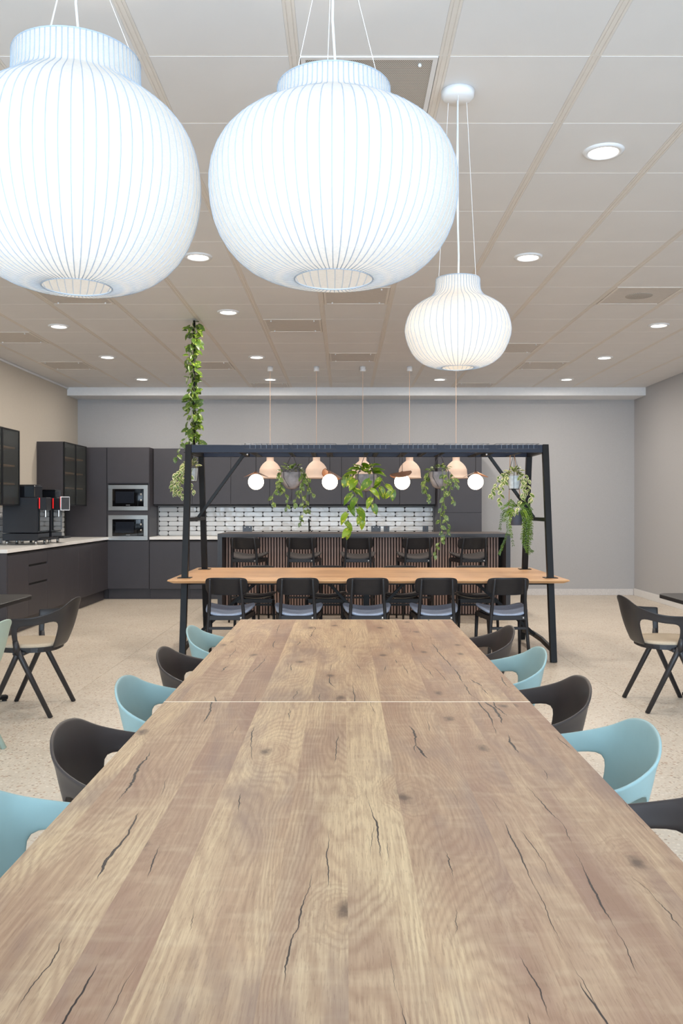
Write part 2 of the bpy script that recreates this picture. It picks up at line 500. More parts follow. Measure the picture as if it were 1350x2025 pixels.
        ms = t.noise(t.mapping(cv.outputs[0], (1, 2.3, 1), (31, 3 + q, 1)), 1.0, 2.0)
        on = t.math('MULTIPLY_ADD', ms, 9.0, -9.0 * th, clamp=True)
        wid = t.math('MULTIPLY', on, hw * 1.35)
        line = t.math('MULTIPLY', t.math('SUBTRACT', wid, d), 1400.0, clamp=True)
        cr = line if cr is None else t.math('MAXIMUM', cr, line)
    c = t.mix(t.math('MULTIPLY', cr, 0.96), c, lin(34, 28, 30))
    t.l.new(c, p.inputs['Base Color'])
    p.inputs['Roughness'].default_value = 0.5
    p.inputs['Specular IOR Level'].default_value = 0.3
    h = t.math('ADD', t.math('MULTIPLY', n_fib, 0.6), t.math('MULTIPLY', cr, -1.0))
    b = t.add('ShaderNodeBump', i_Strength=0.25, i_Distance=0.002); t.l.new(h, b.inputs['Height']); t.l.new(b.outputs[0], p.inputs['Normal'])
    return m
M['rustic_oak'] = rustic_oak()

def light_oak():
    m, t, p = new_mat('light_oak_veneer')
    tc = t.add('ShaderNodeTexCoord').outputs['Object']
    n = t.noise(t.mapping(tc, (0.7, 28, 1)), 1.0, 4.0, 0.6, 0.3)
    n2 = t.noise(t.mapping(tc, (3, 160, 1)), 1.0, 3.0, 0.6)
    c = t.ramp(n, [(0.3, lin(192, 142, 98)), (0.5, lin(212, 166, 120)), (0.7, lin(224, 184, 140))])
    c = t.mix(t.math('MULTIPLY', n2, 0.35), c, lin(176, 126, 86))
    t.l.new(c, p.inputs['Base Color']); p.inputs['Roughness'].default_value = 0.42
    return m
M['light_oak'] = light_oak()

def perforated():
    m, t, p = new_mat('perforated_metal')
    tc = t.add('ShaderNodeTexCoord').outputs['Object']
    s = t.add('ShaderNodeSeparateXYZ'); t.l.new(tc, s.inputs[0])
    pit = 0.0085
    ry = t.math('DIVIDE', s.outputs[1], pit * 0.866)
    row = t.math('FLOOR', ry)
    odd = t.math('MULTIPLY', t.math('MODULO', t.math('ADD', row, 1000.0), 2.0), 0.5)
    fx = t.math('SUBTRACT', t.math('FRACT', t.math('ADD', t.math('ADD', t.math('DIVIDE', s.outputs[0], pit), odd), 500.0)), 0.5)
    fy = t.math('SUBTRACT', t.math('FRACT', t.math('ADD', ry, 1000.0)), 0.5)
    d = t.math('ADD', t.math('MULTIPLY', fx, fx), t.math('MULTIPLY', fy, fy))
    hole = t.math('LESS_THAN', d, 0.105)
    t.l.new(t.mix(hole, lin(198, 192, 184), lin(64, 62, 60)), p.inputs['Base Color'])
    p.inputs['Roughness'].default_value = 0.5
    return m
M['perforated'] = perforated()
M['vent'] = mat('grey_vent_panel', (200, 194, 188), 0.5, var=0.03)

def leaf_mat(name, c1, c2, c3, edge=0.0):
    """leaf with paler flecks; with edge the margin is cream"""
    m, t, p = new_mat(name)
    tc = t.add('ShaderNodeTexCoord').outputs['Object']
    oi = t.add('ShaderNodeObjectInfo').outputs['Random']
    cb = t.add('ShaderNodeCombineXYZ'); t.l.new(t.math('MULTIPLY', oi, 30.0), cb.inputs[2])
    ad = t.add('ShaderNodeVectorMath', operation='ADD'); t.l.new(tc, ad.inputs[0]); t.l.new(cb.outputs[0], ad.inputs[1])
    c = t.mix(oi, lin(*c1), lin(*c2))
    n = t.noise(t.mapping(ad.outputs[0], (5, 2.2, 5)), 1.0, 3.0)
    c = t.mix(t.math('MULTIPLY_ADD', n, 9.0, -5.0, clamp=True), c, lin(*c3))
    if edge:
        s = t.add('ShaderNodeSeparateXYZ'); t.l.new(tc, s.inputs[0])
        ax = t.math('ABSOLUTE', s.outputs[0])
        yy = t.math('ABSOLUTE', t.math('SUBTRACT', s.outputs[1], 0.42))
        e = t.math('ADD', t.math('MULTIPLY', ax, 2.3), t.math('MULTIPLY', t.math('POWER', yy, 2.0), 2.2))
        e = t.math('ADD', e, t.math('MULTIPLY', n, 0.35))
        c = t.mix(t.math('MULTIPLY_ADD', e, 8.0, -8.0 * edge, clamp=True), c, lin(*c3))
    t.l.new(c, p.inputs['Base Color']); p.inputs['Roughness'].default_value = 0.38
    return m
M['leaf_vine'] = leaf_mat('vine_leaf', (56, 82, 26), (84, 112, 32), (164, 174, 74))
M['leaf_varieg'] = leaf_mat('variegated_leaf', (76, 104, 46), (104, 130, 56), (228, 220, 164), edge=0.72)
M['leaf_small'] = leaf_mat('scindapsus_leaf', (60, 80, 38), (98, 120, 52), (174, 180, 104))
M['leaf_lime'] = leaf_mat('golden_pothos_leaf', (76, 112, 16), (124, 152, 24), (200, 194, 74))
M['leaf_fern'] = leaf_mat('fern_leaf', (62, 90, 16), (96, 128, 24), (124, 150, 40))

# ------------------------------------------------------------------ structure
floor = put('floor', MB().box(XL - .15, XR + .15, YR - .15, YB + .15, -0.12, -0.008).mesh('floor_base', mat('floor_joint', (172, 160, 146), 0.7)))
tag(floor, kind='structure')
gx = [XL, -1.99, 0.01, 2.01, 4.01, XR]
gy = [YR, -1.9, 0.1, 2.1, 4.1, 6.1, 8.1, 10.1, 12.1, YB]
for i in range(len(gx) - 1):
    for j in range(len(gy) - 1):
        w, d = gx[i+1] - gx[i], gy[j+1] - gy[j]
        me = MB().box(-w/2 + .0012, w/2 - .0012, -d/2 + .0012, d/2 - .0012, -0.008, 0, 0.0008).mesh('slab', M['terrazzo'])
        put('slab', me, floor, (gx[i] + w/2, gy[j] + d/2, 0))

def wall(name, x0, x1, y0, y1, z0, z1, m):
    return tag(MB().box(x0, x1, y0, y1, z0, z1).build(name, m), kind='structure')
wall_back = wall('wall_back', XL - .15, XR + .15, YB, YB + .15, 0, ZC + .3, M['wall_grey'])
wall_left = wall('wall_left', XL - .15, XL, YR - .15, YB, 0, ZC + .3, M['wall_beige'])
wall_right = wall('wall_right', XR, XR + .15, YR - .15, YB, 0, ZC + .3, M['wall_grey'])
# rear wall (behind the camera): sill, head and piers around four tall windows
wr = MB()
wr.box(XL, XR, YR - .15, YR, 0, 0.25).box(XL, XR, YR - .15, YR, 3.0, ZC + .3)
px_ = [XL, XL + .15, -2.15, -2.0, 0.1, 0.25, 2.35, 2.5, XR - .15, XR]
for k in range(0, 10, 2): wr.box(px_[k], px_[k+1], YR - .15, YR, 0.25, 3.0)
tag(wr.build('wall_rear', M['wall_grey']), kind='structure')
for k in range(4):
    a, b = px_[2*k+1], px_[2*k+2]
    fr = MB()
    for (x0, x1, z0, z1) in ((a, b, .25, .31), (a, b, 2.94, 3.0), (a, a + .05, .31, 2.94), (b - .05, b, .31, 2.94)):
        fr.box(x0, x1, YR - .10, YR - .05, z0, z1)
    tag(fr.build('window_%d' % (k + 1), M['black_metal']), kind='structure')
    pd = bpy.data.lights.new('window_portal', 'AREA'); pd.shape = 'RECTANGLE'; pd.size = b - a; pd.size_y = 2.75
    pd.cycles.is_portal = True
    po = bpy.data.objects.new('window_portal', pd); COL.objects.link(po)
    po.location = ((a + b) / 2, YR - .12, 1.625); po.rotation_euler = (math.radians(90), 0, 0)

tag(MB().box(XL, XR, 12.90, YB, 3.07, ZC + .1).build('trim_1', M['white']), kind='structure')
tag(MB().box(2.1, XR - .02, YB - .015, YB, 0, .10, .003).build('baseboard_back', M['terrazzo_skirt']), kind='structure')
tag(MB().box(XR - .015, XR, YR, YB, 0, .11, .003).build('baseboard_right', M['skirting_white']), kind='structure')
tag(MB().box(XL, XL + .02, YR, 12.9, ZC - .03, ZC - .004, .002).build('trim_2', M['white']), kind='structure')

# ceiling: slab, runners along Y, individual metal panels
ceiling = MB().box(XL - .15, XR + .15, YR - .15, YB, ZC + .045, ZC + .3).build('ceiling', M['plenum'])
tag(ceiling, kind='structure')
PX, X0, PY, Y0 = 0.607, -0.2035, 0.600, 3.4345
RW = 0.044
# vents replace single panels, found from where they show on the ceiling
VENT_PX = [(720, 180, 'p'), (712, 586, 'g'), (165, 600, 'g'), (585, 641, 'g'), (45, 665, 'g'), (165, 720, 'g'),
           (1262, 584, 'r'), (1075, 722, 'g'), (703, 705, 'g'), (1005, 687, 'g'), (430, 727, 'g'), (566, 761, 'g'), (905, 762, 'g')]
vent_slots = {}
for px, py, k in VENT_PX:
    y = F * (ZC - CH) / (CY - py); x = (px - CX) * y / F
    vent_slots[(math.floor((x - X0) / PX), math.floor((y - Y0) / PY))] = (k, px, py)
tile_me = MB().box(-(PX - RW)/2, (PX - RW)/2, -PY/2 + .005, PY/2 - .005, 0, .012, .002).mesh('ceiling_panel', M['tile_ceiling'])
edge_meshes = {}
for i in range(-7, 8):
    xa = max(X0 + i * PX + RW/2, XL + .002); xb = min(X0 + (i + 1) * PX - RW/2, XR - .002)
    for j in range(-2, 16):
        ya = Y0 + j * PY + .005; yb = min(Y0 + (j + 1) * PY - .005, 12.897)
        if (i, j) in vent_slots: continue
        full = abs(xb - xa - (PX - RW)) < 1e-4 and abs(yb - ya - (PY - .010)) < 1e-4
        if full: me = tile_me
        else:
            key = (round(xb - xa, 4), round(yb - ya, 4))
            if key not in edge_meshes:
                edge_meshes[key] = MB().box(-key[0]/2, key[0]/2, -key[1]/2, key[1]/2, 0, .012, .0025).mesh('ceiling_panel', M['tile_ceiling'])
            me = edge_meshes[key]
        put('ceiling_panel', me, ceiling, ((xa + xb)/2, (ya + yb)/2, ZC))
rb = MB()
ylo, yhi = Y0 - 2 * PY, 12.9
for a, b, z in ((-RW/2, -.0115, 0), (-.0090, .0090, .0), (.0115, RW/2, 0)):
    rb.box(a, b, (ylo - yhi)/2, (yhi - ylo)/2, z, .012, .0006)
rb.box(-RW/2, RW/2, (ylo - yhi)/2, (yhi - ylo)/2, .0020, .02)
runner_me = rb.mesh('ceiling_runner', M['runner'])
for i in range(-6, 8):
    put('ceiling_runner', runner_me, ceiling, (X0 + i * PX, (ylo + yhi)/2, ZC))
cross_me = MB().box(XL, XR, -.006, .006, .001, .02).mesh('cross_rail', M['joint'])
for j in range(-1, 16):
    put('cross_rail', cross_me, ceiling, (0, Y0 + j * PY, ZC))
MB().box(XL, XR, YR, ylo, ZC, ZC + .02).build('rear_panel', M['tile_ceiling'], ceiling)

VENT_WORDS = {(712, 586): 'grey ceiling vent panel behind the short-necked large pendant',
              (165, 600): 'grey ceiling vent panel behind the tall-necked large pendant',
              (585, 641): 'grey ceiling vent panel between the vine pole and the small pendant',
              (45, 665): 'grey ceiling vent panel near the left wall above the coffee machines',
              (165, 720): 'grey ceiling vent panel near the left wall above the tall units',
              (1075, 722): 'grey ceiling vent panel between two downlights near the right wall',
              (703, 705): 'grey ceiling vent panel in front of the middle peach pendant cord',
              (1005, 687): 'grey ceiling vent panel right beside the small pendant',
              (430, 727): 'grey ceiling vent panel just beyond the vine pole',
              (566, 761): 'grey ceiling vent against the bulkhead over the first peach pendants',
              (905, 762): 'grey ceiling vent against the bulkhead over the last peach pendant'}
NEAR_WORDS = {(720, 180): 'perforated metal ceiling grille above the large round white pendant lamps',
              (1262, 584): 'grey ceiling panel with a round speaker near the right wall'}
for (i, j), (k, px, py) in vent_slots.items():
    cx, cy = X0 + (i + .5) * PX, Y0 + (j + .5) * PY
    w, d = PX - RW - .006, min(PY, 12.897 - (Y0 + j * PY)) - .012
    if k == 'p': lab, grp = NEAR_WORDS[(px, py)], None
    elif k == 'r': lab, grp = NEAR_WORDS[(px, py)], None
    else: lab, grp = VENT_WORDS[(px, py)], 'flush ceiling vents'
    v = thing('ceiling_vent', lab, 'vent', (cx, cy, ZC - .004), 0, grp)
    cyo = (d + .012) / 2 - PY / 2
    fr = MB()
    for (a, b, c, e) in ((-w/2, w/2, -d/2, -d/2 + .02), (-w/2, w/2, d/2 - .02, d/2), (-w/2, -w/2 + .02, -d/2 + .02, d/2 - .02), (w/2 - .02, w/2, -d/2 + .02, d/2 - .02)):
        fr.box(a, b, c + cyo, e + cyo, 0, .014)
    fr.build('frame', M['tile_ceiling'] if k == 'p' else M['runner'], v)
    MB().box(-w/2 + .02, w/2 - .02, -d/2 + .02 + cyo, d/2 - .02 + cyo, .004, .010).build('grille', M['perforated'] if k == 'p' else M['vent'], v)
    MB().box(-w/2, w/2, -d/2 + cyo, d/2 + cyo, .016, .02).build('backing', M['plenum'], v)
    if k in 'pg':
        for sx in (-1, 1):
            for sy in (-1, 1):
                MB().lathe([(0, -.008), (.006, -.007), (.008, 0), (.006, .004)], 10, Matrix.Translation((sx * (w/2 - .07), sy * (d/2 - .06) + cyo, 0))).build('fixing_pin', M['white'], v, True)
    else:
        MB().lathe([(0, .002), (.10, .001), (.112, .003), (.112, .006)], 24).build('speaker_ring', M['perforated'], v, True)

# ------------------------------------------------------------------ recessed downlights
dl = [(-2.86, 8.55), (-2.86, 10.3), (-2.86, 12.07), (-1.06, 4.35), (-1.06, 6.18), (-1.08, 7.93), (-1.06, 10.3), (-1.05, 12.09),
      (1.32, 4.355), (1.33, 6.19), (1.33, 8.0), (1.34, 10.3), (1.347, 12.09), (3.13, 8.505), (3.147, 10.34), (3.144, 12.09)]
proto = None
for x, y in dl:
    if proto is None:
        proto = thing('downlight', 'round white recessed downlight glowing in the panel ceiling', 'ceiling light', (x, y, ZC), 0, 'recessed ceiling downlights')
        MB().lathe([(.072, -.004), (.078, -.012), (.098, -.010), (.104, 0), (.104, .006), (.072, .006)], 32, close=True).build('trim_ring', M['white'], proto, True)
        MB().lathe([(0, -.004), (.074, -.004), (.074, .002)], 32).build('diffuser', M['glow_white'], proto)
        c = proto
    else:
        c = thing('downlight', proto['label'], 'ceiling light', (x, y, ZC), 0, proto['group'])
        for ch in proto.children:
            if ch.type == 'MESH':
                put(ch.name.split('.')[0], ch.data, c)
    lamp_light('downlight_lamp', 'AREA', (0, 0, -.02), DOWNLIGHT_W, (1.0, 0.92, 0.82), c, 0.14)

tag(MB().lathe([(0, -.03), (.035, -.025), (.045, 0), (.045, .0)], 20).build('motion_sensor', M['white'], None, True, (0.24, 11.2, ZC - .004)),
    'tiny white round sensor on the ceiling over the island counter', 'sensor')

# ------------------------------------------------------------------ big cocoon pendant lamps
def cocoon(name_label, loc, prof, nribs, ribr, wires_r, canopy, watt, color):
    t = thing('pendant_lamp', name_label, 'pendant lamp', loc)
    # refine the profile
    P = [Vector((r, z)) for r, z in prof]
    fine = []
    for i in range(len(P) - 1):
        p0, p1, p2, p3 = P[max(i-1, 0)], P[i], P[i+1], P[min(i+2, len(P)-1)]
        for k in range(4):
            s = k / 4
            fine.append(0.5 * ((2*p1) + (p2-p0)*s + (2*p0-5*p1+4*p2-p3)*s*s + (3*p1-p0-3*p2+p3)*s**3))
    fine.append(P[-1])
    MB().lathe([(p.x, p.y) for p in fine], nribs * 2).build('shade', M['shade'], t, True)
    rib = MB().tube([(p.x + ribr * .35, 0, p.y) for p in fine[::2] + ([fine[-1]] if len(fine) % 2 == 0 else [])], ribr, 5).mesh('rib', M['rib'], True)
    for k in range(nribs):
        put('rib', rib, t, (0, 0, 0), (0, 0, 2 * PI * k / nribs))
    r0, ztop, rn = prof[0][0], prof[-1][1], prof[-1][0]
    for nm, r, z in (('opening_ring', r0, 0.0), ('neck_ring', rn, ztop)):
        MB().tube([(r * math.cos(2*PI*k/48), r * math.sin(2*PI*k/48), z) for k in range(49)], ribr * 1.6, 6).build(nm, M['rib'], t, True)
    H = ZC - loc[2]
    sp = MB()
    for k in range(3):
        a = math.radians(25 + 120 * k)
        sp.tube([(0, 0, ztop - .02), (rn * math.cos(a), rn * math.sin(a), ztop)], .002, 5)
    sp.build('spider', M['wire_white'], t)
    MB().tube([(0, 0, ztop * .62), (0.004, 0, ztop + .1), (-.004, .002, (ztop + H) / 2), (0, 0, H - .03)], .0042, 8).build('power_cord', M['wire_white'], t, True)
    for k in range(3):
        a = math.radians(25 + 120 * k)
        MB().tube([(rn * math.cos(a), rn * math.sin(a), ztop), (wires_r * math.cos(a), wires_r * math.sin(a), H - .02)], .0011, 5).build('suspension_wire', M['wire_white'], t)
    MB().lathe([(0, H - .042), (.058, H - .040), (.070, H - .028), (.073, H - .004), (0, H - .004)], 32).build('canopy', M['white'], t, True)
    MB().tube([(0, 0, ztop * .50), (0, 0, ztop * .64)], .022, 12).build('bulb_holder', M['white'], t)
    MB().lathe([(0, ztop*.5 - .1), (.025, ztop*.5 - .085), (.032, ztop*.5 - .06), (.02, ztop*.5 - .015), (.016, ztop*.5)], 16).build('bulb', M['glow_warm'], t, True)
    lamp_light('pendant_bulb_light', 'POINT', (0, 0, ztop * .40), watt, color, t, 0.05)
    return t
cocoon('large round white cocoon pendant with short neck, beside the tall-necked one', (-.035, 2.77, 2.115),
       [(.127, 0), (.20, .008), (.28, .042), (.345, .105), (.385, .185), (.40, .28), (.393, .36), (.36, .43), (.30, .485), (.235, .52), (.20, .54), (.185, .56), (.182, .615)],
       72, .0016, .05, True, PENDANT_W, (1.0, 0.86, 0.72))
cocoon('large white cocoon pendant with tall wide neck and small bottom opening', (-.868, 2.77, 2.09),
       [(.11, 0), (.18, .008), (.26, .042), (.33, .11), (.375, .2), (.395, .3), (.39, .4), (.365, .48), (.32, .545), (.26, .595), (.22, .625), (.203, .65), (.2, .735)],
       72, .0016, .05, True, PENDANT_W, (1.0, 0.86, 0.72))
cocoon('small warm glowing cocoon pendant with narrow neck', (.494, 3.726, 1.985),
       [(.07, 0), (.11, .006), (.16, .028), (.2, .07), (.2275, .14), (.226, .19), (.205, .245), (.165, .28), (.125, .302), (.103, .325), (.096, .35), (.095, .385)],
       48, .0013, .045, True, PENDANT_W * .55, (1.0, 0.74, 0.48))

# ------------------------------------------------------------------ kitchen
YF = 12.80            # front of the tall and base units on the back wall
def fronts(parent, name, rects, m, y, th=.018, gap=.002, bev=.0015):
    """door or drawer fronts facing -Y: rects (x0, x1, z0, z1)"""
    for x0, x1, z0, z1 in rects:
        MB().box(x0 + gap, x1 - gap, y - th, y, z0 + gap, z1 - gap, bev).build(name, m, parent)

def carcass(parent, x0, x1, y0, y1, z0, z1, m=None):
    MB().box(x0, x1, y0, y1, z0, z1).build('carcass', m or M['carcass'], parent)

t = thing('tall_cabinet', 'plain charcoal tall corner cabinet beside the microwave tower', 'cabinet', (0, 0, 0))
carcass(t, XL + .005, -3.562, YF + .018, YB - .005, .15, 2.28)
fronts(t, 'door', [(XL + .005, -3.562, .15, 2.28)], M['cabinet'], YF + .018)
MB().box(XL + .005, -3.562, YF + .06, YB - .005, 0, .15).build('plinth', M['cabinet'], t)

t = thing('tall_cabinet', 'charcoal tall cabinet housing the two stacked microwaves', 'cabinet', (0, 0, 0))
xa, xb = -3.556, -2.925
cb = MB()
cb.box(xa, xa + .018, YF, YB - .005, .15, 2.28).box(xb - .018, xb, YF, YB - .005, .15, 2.28)
cb.box(xa + .018, xb - .018, YB - .02, YB - .005, .15, 2.28)
for z in (.15, .86, 1.275, 1.335, 1.73, 2.262): cb.box(xa + .018, xb - .018, YF + .02, YB - .02, z, z + .018)
cb.build('carcass', M['cabinet'], t)
fronts(t, 'door', [(xa, xb, .16, .875), (xa, xb, 1.74, 2.28)], M['cabinet'], YF)
MB().box(xa + .018, xb - .018, YF - .005, YF + .018, 1.262, 1.325).build('filler_panel', M['cabinet'], t)
MB().box(xa, xb, YF + .06, YB - .005, 0, .15).build('plinth', M['cabinet'], t)

def microwave(z0, z1, label):
    t = thing('microwave_oven', label, 'microwave', ((xa + xb)/2, YF, z0))
    w, h = .592, z1 - z0
    MB().box(-w/2 + .03, w/2 - .03, .0, .45, .02, h - .02).build('housing', M['black_plastic'], t)
    fr = MB()
    for a, b, c, d in ((-w/2, w/2, 0, .062), (-w/2, w/2, h - .062, h), (-w/2, -w/2 + .062, .062, h - .062), (w/2 - .062, w/2, .062, h - .062)):
        fr.box(a, b, -.022, 0, c, d, .002)
    fr.build('steel_frame', M['steel'], t)
    dr = MB().box(-w/2 + .064, w/2 - .15, -.020, 0, .064, h - .064, .002).build('door', M['black_glass'], t)
    MB().box(-w/2 + .11, w/2 - .21, -.022, -.0205, .11, h - .10).build('window', mat('oven_window', (34, 38, 46), .08), dr)
    MB().box(-.03, .03, -.022, -.0205, .078, .085).build('badge', M['steel'], dr)
    pn = MB().box(w/2 - .148, w/2 - .064, -.020, 0, .064, h - .064, .002).build('control_panel', M['black_glass'], t)
    for k in (0.40, 0.63):
        kb = MB().lathe([(0, .016), (.014, .015), (.0165, 0), (.0165, -.002)], 16, Matrix.Translation((w/2 - .102, -.020, h * k)) @ Matrix.Rotation(PI/2, 4, 'X'))
        kb.build('knob', M['steel'], pn, True)
    return t
microwave(1.332, 1.716, 'upper built-in steel framed microwave with two knobs')
microwave(.886, 1.262, 'lower built-in steel framed microwave with two knobs')

def base_unit(label, loc, rotz, w, kind, group=None):
    """local frame: front faces -Y at y=0, runs +X for w, depth 0.58"""
    t = thing('base_cabinet', label, 'cabinet', loc, rotz, group)
    carcass(t, .001, w - .001, .001, .575, .15, .878)
    if kind == 'door':
        fronts(t, 'door', [(0, w, .155, .862)], M['cabinet'], 0)
    else:
        for k, (z0, z1) in enumerate(((.155, .50), (.525, .71), (.735, .862))):
            d = MB().box(.002, w - .002, -.018, 0, z0, z1, .0015).build('drawer', M['cabinet'], t)
            if k < 2:
                MB().box(.002, w - .002, -.006, 0, z1, z1 + .022).build('finger_pull', M['slat_back'], d)
    MB().box(.001, w - .001, .045, .575, 0, .15).build('plinth', M['cabinet'], t)
    return t
xs = -2.92
for k in range(7):
    w = .6 if k < 6 else .712
    base_unit('charcoal base cabinet under the white back worktop, %s from the microwave tower' % ('first second third fourth fifth sixth seventh'.split()[k]),
              (xs + .6 * k, YF, 0), 0, w, 'door')
tag(MB().box(-2.922, 1.393, YF - .02, YB - .002, .895, .935, .003).build('worktop', M['worktop']), 'white worktop along the back wall below the splashback tiles', 'worktop')
# upper run
for k, (p0, p1) in enumerate(zip((303, 380, 456, 533, 611, 675, 740, 790), (380, 456, 533, 611, 675, 740, 790, 865))):
    x0, x1 = (p0 - CX) * 13.05 / F, (p1 - CX) * 13.05 / F
    if k == 0: x0 = -2.92
    if k == 7: x1 = 1.39
    t = thing('wall_cabinet', 'charcoal wall cabinet over the tiles, %s from the microwave tower' % ('first second third fourth fifth sixth seventh eighth'.split()[k]), 'cabinet', (0, 0, 1.40))
    carcass(t, x0 + .001, x1 - .001, 13.069, YB - .003, .03, .88)
    fronts(t, 'door', [(x0, x1, .025, .88)], M['cabinet'], 13.068)
    MB().box(x0 + .001, x1 - .001, 13.10, YB - .003, 0, .03).build('light_pelmet', M['carcass'], t)
t = thing('tall_cabinet', 'charcoal tall end cabinet at the right of the splashback', 'cabinet')
carcass(t, 1.397, 2.058, YF + .018, YB - .003, .15, 2.28, M['cabinet'])
fronts(t, 'door', [(1.397, 2.058, .15, 1.30), (1.397, 2.058, 1.30, 2.28)], M['cabinet'], YF + .018)
MB().box(1.397, 2.058, YF + .06, YB - .003, 0, .15).build('plinth', M['cabinet'], t)

# splashback tiles
TP, TH = .297, .0746
def tile_mesh(w):
    return MB().prism(rrect(w - .006, TH - .005, .026, 5), 0, .011, .004).mesh('tile', M['glaze'], False)
tile_full, tile_half = tile_mesh(TP), tile_mesh(TP / 2)
def splash(parent, length, M0):
    """M0 maps (along, up, out) to the world"""
    g = MB().box(0, length, 0, 6 * TH, 0, .004, 0, M0).build('grout_panel', M['grout'], parent)
    rot = M0.to_3x3()
    for r in range(6):
        s = TP / 2 if r % 2 == 0 else 0.0
        rows = []
        if s: rows.append((0, TP/2))
        while s + TP <= length + .02:
            rows.append((s, TP)); s += TP
        if length - s > TP/2 - .02: rows.append((s, TP/2))
        for a, w in rows:
            o = put('tile', tile_full if w == TP else tile_half, parent)
            o.matrix_local = M0 @ Matrix.Translation((a + w/2, (r + .5) * TH, .004))
Mb = Matrix(((1, 0, 0, -2.915), (0, 0, -1, YB), (0, 1, 0, .936), (0, 0, 0, 1)))
splash(wall_back, 4.30, Mb)
Ml = Matrix(((0, 0, 1, XL), (1, 0, 0, 9.02), (0, 1, 0, .936), (0, 0, 0, 1)))
splash(wall_left, 3.77, Ml)

def socket(px, py, gangs, label):
    p = at(px, py, YB - .018)
    t = thing('power_socket', label, 'socket', (p.x, YB - .0155, p.z))
    w = .148 if gangs == 2 else .088
    MB().prism(rrect(w, .088, .006, 3), 0, .008, .002, Matrix.Rotation(PI/2, 4, 'X')).build('face_plate', M['socket'], t)
    for g in range(gangs):
        x = (g - (gangs - 1)/2) * .072
        h = MB()
        for dx, dz in ((0, .002), (-.011, -.018), (.011, -.018)): h.box(x + dx - .004, x + dx + .004, -.0095, -.008, dz - .004, dz + .004)
        h.build('pin_holes', M['black_plastic'], t)
        MB().box(x - .008, x + .008, -.0115, -.008, .020, .034, .001).build('rocker_switch', M['white'] if gangs == 2 else M['copper'], t)
socket(489, 1046, 2, 'anthracite double socket on the tiles nearest the microwave tower')
socket(743, 1046, 2, 'anthracite double socket beside a single switch on the tiles')
socket(764, 1046, 1, 'single anthracite switch plate right next to the double socket')
socket(841, 1046, 1, 'single anthracite socket at the tall cabinet end of the tiles')
t = thing('kitchen_tap', 'slim black kitchen tap behind the island counter', 'tap', (at(611, 1050, 13.15).x, 13.15, .935))
MB().lathe([(0, 0), (.024, 0), (.024, .012), (.014, .02)], 16).build('base', M['black_metal'], t, True)
MB().tube([(0, 0, .01), (0, 0, .22), (0, -.03, .25), (0, -.08, .262), (0, -.16, .25), (0, -.17, .215)], .011, 10).build('spout', M['black_metal'], t, True)
MB().tube([(.012, 0, .06), (.06, 0, .09)], .006, 8).build('lever', M['black_metal'], t, True)

# left run, fronts face +X at x = -3.56
ORD = 'first second third fourth fifth sixth'.split()
for k in range(6):
    y1 = 8.98 + .6 * (k + 1)
    base_unit('charcoal base %s under the coffee machine worktop, %s from the free end' % ('drawer unit' if k == 1 else 'cabinet', ORD[k]),
              (-3.56, 8.98 + .6 * k, 0), PI/2, .6 if k < 5 else .80, 'drawer' if k == 1 else 'door')
tag(MB().box(XL + .003, -3.545, 8.955, 8.978, 0, .893, .001).build('end_panel', M['cabinet']), 'charcoal end panel closing the free end of the coffee counter', 'panel')
tag(MB().box(XL + .002, -3.535, 8.95, YF - .003, .895, .935, .003).build('worktop', M['worktop']), 'white worktop along the left wall under the coffee machines', 'worktop')

def glass_cabinet(y0, y1, label, nd):
    t = thing('glass_cabinet', label, 'cabinet', (XL, y0, 1.40))
    D, W, H = .36, y1 - y0, .875
    c = MB()
    c.box(.002, D, 0, .018, 0, H).box(.002, D, W - .018, W, 0, H).box(.002, D, .018, W - .018, 0, .018).box(.002, D, .018, W - .018, H - .018, H)
    c.box(.002, .012, .018, W - .018, .018, H - .018)
    c.build('carcass', M['cabinet'], t)
    MB().box(.0125, .016, .018, W - .018, .018, H - .018).build('lining', M['lining'], t)
    for z in (.24, .45, .66):
        MB().box(.014, D - .03, .02, W - .02, z, z + .02).build('shelf', M['shelf_oak'], t)
    n = nd; dw = W / n
    for k in range(n):
        a, b = k * dw + .002, (k + 1) * dw - .002
        d = MB()
        for (p, q, r, s) in ((a, a + .014, 0, H), (b - .014, b, 0, H), (a + .014, b - .014, 0, .014), (a + .014, b - .014, H - .014, H)):
            d.box(D + .002, D + .020, p, q, r, s)
        d = d.build('door', M['black_metal'], t)
        MB().box(D + .008, D + .013, a + .014, b - .014, .014, H - .014).build('glass_pane', M['reeded'], d)
glass_cabinet(11.62, 12.62, 'wall cabinet with two reeded glass doors next to the tall units', 2)
glass_cabinet(9.02, 10.02, 'reeded glass wall cabinet above the near end of the coffee counter', 2)

